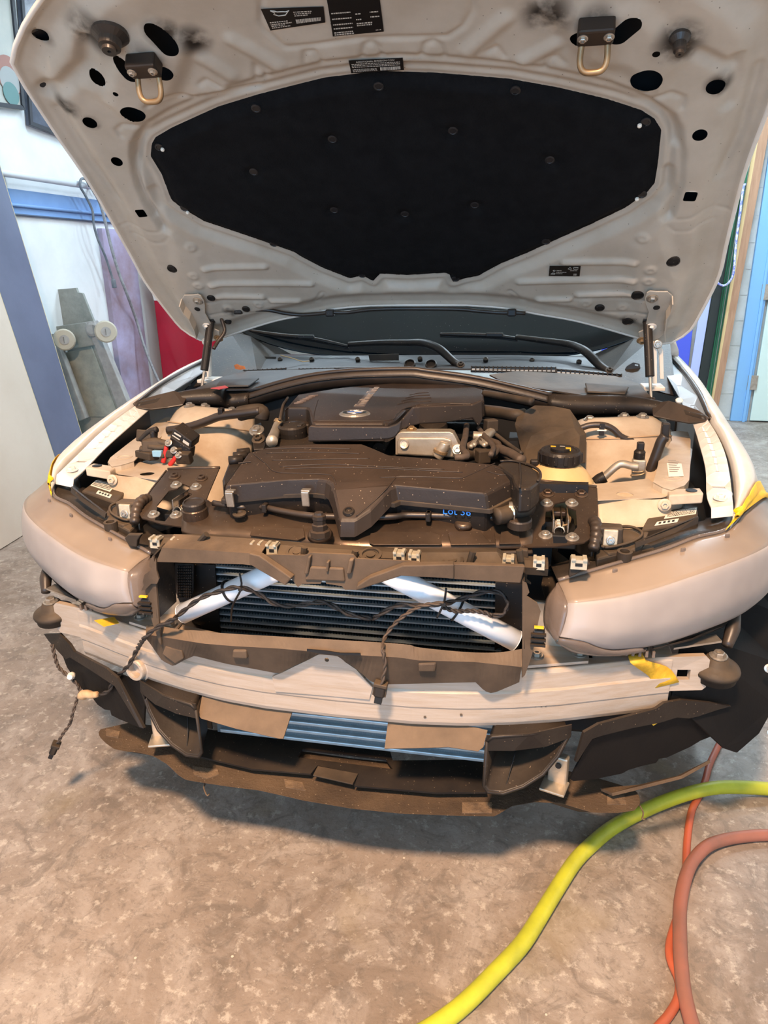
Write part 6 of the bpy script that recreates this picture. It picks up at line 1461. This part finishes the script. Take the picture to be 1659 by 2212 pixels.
# ------------------------------------------------------------------ cowl: arch with seal, trays, vent strip
AY = .85
arch = [V3(-.50, .80, .905)]+[W(p, y=AY) for p in K('B1 190,262 450,185 700,130 1000,100 1400,90 B2 350,104 700,152 1000,218 1280,285')]+[V3(.46, .80, .898)]
arch = crom(arch[1:-1], 60)
def band(name, P, prof, m, parent, **k):
    """profile (dy, dz) carried along P"""
    rows = [[p+V3(0, a, b) for p in P] for a, b in prof]
    return loft(name, rows, m, parent, curve=False, **k)
ar = band('cowl_beam', arch, [(.03, -.012), (.02, .010), (.0, .014), (-.014, .006), (-.017, -.010), (-.010, -.030), (.02, -.04)], m_rubber, car, solid=.003); ar['label'] = 'arched black cowl beam with rubber seal behind the engine'
tube('beam_seal', [p+V3(0, -.004, .013) for p in arch], .007, m_rubber, ar, n=60, res=8)
tube('beam_bead', [p+V3(0, -.018, -.006) for p in arch], .003, m_plast, ar, n=60, res=6)
for sg in (-1, 1):
    nm = 'right' if sg > 0 else 'left'
    e = arch[0] if sg < 0 else arch[-1]
    P = [e+V3(-sg*.01, -.004, .0), e+V3(sg*.05, -.01, -.004), V3(sg*.57, .80, .912), V3(sg*.63, .77, .915), V3(sg*.69, .74, .912), V3(sg*.735, .70, .905), V3(sg*.775, .66, .902)]
    rows = []
    for dy, dz, k in ((.05, .004, 1), (.02, .018, 1), (-.005, .016, 1), (-.022, .0, 1), (-.022, -.02, 1), (-.01, -.034, 1)):
        n_ = 30; C = crom(P, n_); w = np.interp(np.linspace(0, 1, n_), [0, .15, .5, .75, 1], [.9, 1.25, 1.0, .7, .45]); rows.append([p+V3(0, dy*w[i], dz*w[i]) for i, p in enumerate(C)])
    s = loft('cowl_side_duct', rows, m_plast, car, curve=False, solid=.003); s['label'] = 'smooth black duct end of the cowl on the %s' % nm
    wv = [V3(sg*a, b, c) for a, b, c in ((.66, .755, .92), (.70, .735, .932), (.735, .71, .925), (.765, .68, .918), (.785, .655, .905), (.775, .645, .895), (.74, .665, .888), (.70, .69, .89), (.66, .71, .895))]
    sheet('duct_flap', wv, m_rubber, s, th=.006, bevel=.002)
    tr = [V3(sg*a, b, c) for a, b, c in ((.28, .885, .945), (.50, .83, .925), (.62, .80, .925), (.67, .82, .925), (.66, 1.0, .935), (.60, 1.08, .945), (.30, 1.09, .955), (.22, 1.0, .955))]
    q = sheet('cowl_tray', tr, m_cowl if sg < 0 else m_plastd, car, th=.004); q['label'] = 'dusty cowl tray behind the %s end of the arch' % nm
    rim_ = [V3(sg*a, b, c) for a, b, c in ((.50, .835, .93), (.60, .815, .93), (.62, .90, .935), (.50, .93, .94))]
    prism('tray_pocket', rim_, (0, 0, .006), m_plastd if sg > 0 else m_cowl, q, bevel=.004)
bx_ = V3(.765, .74, .905); lathe('white_plug', [(.009, 0), (.0095, .004), (.006, .008)], V3(.725, .735, .93), (0, -.5, 1), m_paper, car, res=16)
prism('red_patch', WL('A5 240,955 340,938 360,950 300,962', z=.937), (0, 0, .002), M('red_card', (196, 84, 90), .5), car)
fwl = box('firewall', (0, .90, .70), (1.3, .02, .44), m_black, car)
# vent strip: dark lattice with pale cells behind
vp = WL('A5 430,850 700,845 F 620,803 A5 850,833 1100,835 F 745,799 F 830,795 900,795 A6 430,833 700,836 1000,838 1120,858 1300,868 1470,878', y=1.12)
def vent(s0, s1, n_, parent, h0, h1):
    a, b = W(s0, y=1.12), W(s1, y=1.12); up = V3(0, .5, .8); up /= np.linalg.norm(up)
    pale = sheet('vent_backing', [a-up*.003, b-up*.003, b+up*(h1+.003), a+up*(h0+.003)], M('vent_pale', (196, 204, 208), .5), parent, th=.002)
    for i in range(n_+1):
        u = i/n_; p = a*(1-u)+b*u; h_ = h0*(1-u)+h1*u; box('vent_bar', p+up*h_/2+V3(0, -.004, .003), (.0036, .005, h_+.006), m_black, parent, rot=rotx(-.55))
    for k in (0, 1):
        p0, p1 = a+up*h0*k, b+up*h1*k; tube('vent_edge', [p0+V3(0, -.004, .003), p1+V3(0, -.004, .003)], .0026, m_black, parent, res=6)
vs = empty('cowl_vent', (0, 1.12, .95), parent=car); vs['label'] = 'row of small vent openings along the cowl'
vent((1018, 803), (1200, 806), 19, vs, .014, .015); vent((1202, 809), (1342, 818), 14, vs, .013, .010)
vent((646, 807), (750, 804), 12, vs, .013, .010); vent((518, 808), (618, 803), 10, vs, .008, .009)
# cowl upper panel under the windshield
up0 = WL('F 512,812 640,802 760,797 880,798 1000,800 1180,800 1330,812', y=1.125)
up1 = WL('F 515,765 560,768 700,776 880,780 1000,780 1200,775 1340,790', y=1.30)
up2 = WL('F 530,745 580,764 700,768 900,769 1100,769 1290,768 1375,730', y=1.40)
cu = loft('cowl_panel', [up0, up1, up2], m_cowl, car, n=40, nr=12, solid=.004); cu['label'] = 'blue grey cowl panel below the windshield'
for s in ('A5 485,770', 'A5 725,765', 'A5 942,763', 'A5 1258,763', 'A6 90,760', 'A6 540,765', 'A6 858,770', 'A6 1180,782', 'A6 1485,790'):
    p = W(K(s)[0], y=1.25); lathe('panel_screw', [(.0085, -.01), (.0085, .002), (.005, .004), (.004, .002)], p+V3(0, -.012, .008), (0, -.6, .8), m_plastd, cu, res=14)
for s in ('A6 20,792', 'A6 165,795'):
    p = W(K(s)[0], y=1.17)+V3(0, -.012, .006); lathe('drain_ring', [(.019, -.01), (.020, .002), (.016, .004), (.014, -.004)], p, (0, -.6, .8), m_plast, cu, res=22)
for s in ('A5 1330,730 1540,725 1540,770 1340,775', 'A5 560,740 700,745 690,770 560,775'): sheet('panel_field', [p+V3(0, -.012, .006) for p in WL(s, y=1.27)], m_plastd, cu, th=.003, bevel=.002)
tube('dry_stem', WL('A5 720,725 800,745 870,768 920,765', y=1.20), .0015, M('straw', (190, 160, 110), .8), cu, n=14, res=5)
lf_ = WL('A5 400,795 420,785 440,795 470,800 480,820 440,825 410,820', y=1.08); sheet('dry_leaf', lf_, M('dry_leaf', (176, 110, 66), .8, c2=(120, 70, 40), ns=60), cu, th=.002)
# windshield
def ws(x, t):       # t up the glass
    return V3(x*(1-.12*t), 1.40+.10*(x/.7)**2*(-.3)+t*.78, .963+.085*(abs(x)/.7)**4+.0*t+t*.46)
gl = loft('windshield', [[ws(x, t) for x in np.linspace(-.80, .80, 27)] for t in np.linspace(-.02, 1.0, 10)], m_glass, car, solid=.005); gl['label'] = 'dusty dark windshield'
for sg in (-1, 1):
    pl = tube('pillar', [V3(sg*.80, 1.36, .98), V3(sg*.75, 1.75, 1.22), V3(sg*.70, 2.15, 1.42)], .035, m_white, car, n=12, res=10); pl['label'] = 'white windshield pillar on the %s' % ('right' if sg > 0 else 'left')
    tube('pillar_seal', [V3(sg*.765, 1.345, .99), V3(sg*.715, 1.75, 1.235), V3(sg*.665, 2.15, 1.43)], .014, m_black, pl, n=12)
rf = loft('roof', [[V3(x, 2.16+y, 1.435+.03*(1-(x/.66)**2)+.02*math.sin(y*1.6)) for x in np.linspace(-.66, .66, 12)] for y in (0, .4, .8, 1.2)], m_white, car, solid=.01); rf['label'] = 'white roof'
for sg in (-1, 1):
    dr = loft('side_body', [[V3(sg*x, y, z) for y in np.linspace(1.6, 3.3, 8)] for x, z in ((.83, .97), (.89, .87), (.905, .7), (.89, .45), (.86, .28))], m_white, car, solid=.01); dr['label'] = 'white door side behind the %s fender' % ('right' if sg > 0 else 'left')
for sg in (-1, 1):
    P = [V3(sg*.765, .95, .80), V3(sg*.765, 1.5, .80), V3(sg*.775, 1.5, 1.06), V3(sg*.775, 1.34, 1.03), V3(sg*.765, 1.15, .95), V3(sg*.765, .95, .90)]
    sheet('cowl_side_panel', P, m_liner, car, th=.006, n=(-sg, 0, 0))
    P = [V3(sg*.58, 1.12, .935), V3(sg*.77, 1.0, .90), V3(sg*.79, 1.37, 1.075), V3(sg*.70, 1.385, 1.05), V3(sg*.60, 1.39, .995), V3(sg*.54, 1.39, .965)]
    sheet('cowl_corner', P, m_plast, car, th=.004, n=(0, -.3, 1))
box('cabin_floor', (0, 2.4, .35), (1.6, 1.8, .1), m_black, car)
# dashboard edge and steering wheel behind the glass are lost in the dark glass; specks of dust sit on it
V, Fc = [], []; rnd = random.Random(12)
for i in range(420):
    p = ws(rnd.uniform(-.68, .68), rnd.uniform(0, .32))+V3(0, -.0025, .004); s = rnd.uniform(.0006, .0018); o = len(V)
    V += [p+V3(-s, 0, 0), p+V3(0, -s*.5, s*.3), p+V3(s, 0, 0), p+V3(0, s*.5, s*.6)]; Fc.append((o, o+1, o+2, o+3))
dk = mk('dust_specks', V, Fc, m_paper, gl); dk['kind'] = 'stuff'
# wipers
def wiper(arm, blade, label):
    A = WL(arm, y=1.24); B = WL(blade, y=1.40)
    A = [p+V3(0, .16*(i/(len(A)-1)), 0) for i, p in enumerate(A)]
    A = [W(p, y=1.17+.20*(i/(len(A)-1))) for i, p in enumerate(K(arm))]; B = [W(p, y=1.37) for p in K(blade)]
    w = tube('wiper_arm', A, .011, m_plast, car, n=40, res=10, rr=[.012, .015, .014, .012, .010, .009]); w['label'] = label
    bolt(A[0]+V3(0, -.012, .006), (0, -.6, .8), .009, m_plastd, w)
    tube('wiper_blade', B, .007, m_plast, w, n=30, res=8, rr=[.005, .008, .008, .008, .005])
    tube('wiper_rubber', [p+V3(0, .004, -.008) for p in B], .0035, m_black, w, n=20, res=6)
    m_ = B[len(B)//2]; box('blade_joint', m_+V3(0, -.004, .004), (.06, .012, .014), m_plast, w, bevel=.003)
wiper('A6 370,800 320,770 230,690 160,655 90,640 0,640 A5 1400,640 1190,650', 'A5 510,555 700,585 900,605 1100,645 1190,665', 'wiper arm and blade on the left of the windshield')
wiper('A6 1390,840 1320,790 1240,710 1180,675 1100,648 900,620 750,600', 'A6 225,580 420,585 600,592 760,610', 'wiper arm and blade on the right of the windshield')
# ------------------------------------------------------------------ hinges, gas struts, hood wiring
for sg in (-1, 1):
    nm = 'right' if sg > 0 else 'left'; fx = lambda P: [p*V3(sg, 1, 1) for p in P]
    pl = WL('A7 355,905 380,890 430,895 520,895 552,925 540,990 505,1050 490,1150 495,1230 450,1270 390,1290 300,1260 290,1225 340,1200 370,1060 345,990 340,950', pl=(V3(.64, .90, 1.205), V3(0, -.66, -.75)))
    pl = fx([p+V3(0, -.030, -.032) for p in pl])
    hg = sheet('hood_hinge', pl, m_hood, hood, th=.004, bevel=.001); hg['label'] = 'painted hood hinge bracket on the %s' % nm
    fl = WL('A7 552,925 540,990 505,1050 490,1150 495,1230', pl=(V3(.64, .90, 1.205), V3(0, -.66, -.75))); fl = fx([p+V3(0, -.030, -.032) for p in fl]); sheet('hinge_flange', fl+[p+V3(0, -.02, -.022) for p in fl[::-1]], m_hood, hg, th=.003)
    for s, m in (('A7 398,945', m_steel), ('A7 388,1175', m_white), ('A7 318,1285', m_brass)): bolt(fx([W(K(s)[0], pl=(V3(.64, .90, 1.205), V3(0, -.66, -.75)))])[0]+V3(0, -.0305, -.0325), (0, -.66, -.75), .010, m, hg)
    lathe('hinge_hole_shade', [(.009, 0), (.009, .0008)], fx([W(K('A7 432,1020')[0], pl=(V3(.64, .90, 1.205), V3(0, -.66, -.75)))])[0]+V3(0, -.0305, -.0325), (0, -.66, -.75), m_black, hg, res=16)  # darkness of the hole painted as a flat black disc
    top, bot = V3(sg*.66, .955, 1.115), V3(sg*.681, .885, .905)
    d = (bot-top)/np.linalg.norm(bot-top)
    stt = cyl('gas_strut', top, top+d*.155, .0125, m_plast, car, res=20, bevel=.002); stt['label'] = 'black gas strut holding up the hood on the %s' % nm
    cyl('strut_rod', top+d*.15, bot, .0045, m_steel, stt, res=14)
    lathe('ball_joint', [(.010, -.012), (.012, 0), (.010, .012)], top-d*.008, (1, 0, 0), m_plast, stt, res=16)
    lathe('ball_joint', [(.008, -.010), (.010, 0), (.008, .010)], bot, (1, 0, 0), m_plast, stt, res=16)
    # lower hinge links
    P = fx([V3(.70, 1.0, .935), V3(.712, 1.0, .935), V3(.70, 1.0, 1.04), V3(.688, .99, 1.06), V3(.682, .99, 1.05)]); lk = sheet('hinge_link', P, m_white, car, th=.006, bevel=.001); lk['label'] = 'painted lower hinge link on the %s' % nm
    P = fx([V3(.725, 1.03, .945), V3(.735, 1.03, .945), V3(.722, 1.02, 1.03), V3(.70, 1.0, 1.06), V3(.695, 1.0, 1.05), V3(.712, 1.02, 1.02)]); sheet('link_arm', P, m_white, lk, th=.006, bevel=.001)
    bolt(fx([V3(.70, .99, 1.05)])[0], (0, -1, 0), .008, m_steel, lk)
    box('hinge_base', (sg*.70, 1.0, .925), (.06, .08, .012), m_white, lk, bevel=.003)
# slotted bracket beside the right windshield corner
P = WL('A7 170,1640 200,1590 250,1560 300,1570 310,1620 290,1650 230,1640', y=1.15); sb = sheet('slotted_bracket', P, m_cowl, car, holes=[WL('A7 265,1572 292,1578 290,1590 262,1584', y=1.15), WL('A7 235,1620 250,1624 248,1636 233,1632', y=1.15)], th=.004); sb['label'] = 'small slotted bracket by the right corner of the windshield'
wl = [HS(p) for p in K('A5 330,440 380,430 430,390 470,378 640,378 760,400 880,410 1030,400 1070,392 1180,395 1360,375 A6 0,368 340,370 500,385 650,395 720,395 815,398')]
WLp = [hood_pt(q[0], q[1], .02) for q in wl]
hw = tube('washer_hose', WLp, .006, m_rubber, hood, n=90); hw['label'] = 'black washer hose along the rear edge of the hood'
tube('hose_drop', [WLp[0], W(K('A5 315,480')[0], y=.96), W(K('A5 335,560')[0], y=.95), W(K('A5 290,630')[0], y=.93), W(K('A5 260,680')[0], y=.91)], .006, m_rubber, hw, n=26)
for s in ('A5 1070,395', 'A6 722,392', 'A5 440,380'):
    q = HS(K(s)[0]); box('hose_clip', hood_pt(q[0], q[1], .022), (.026, .022, .022), m_plast, hw, bevel=.004)
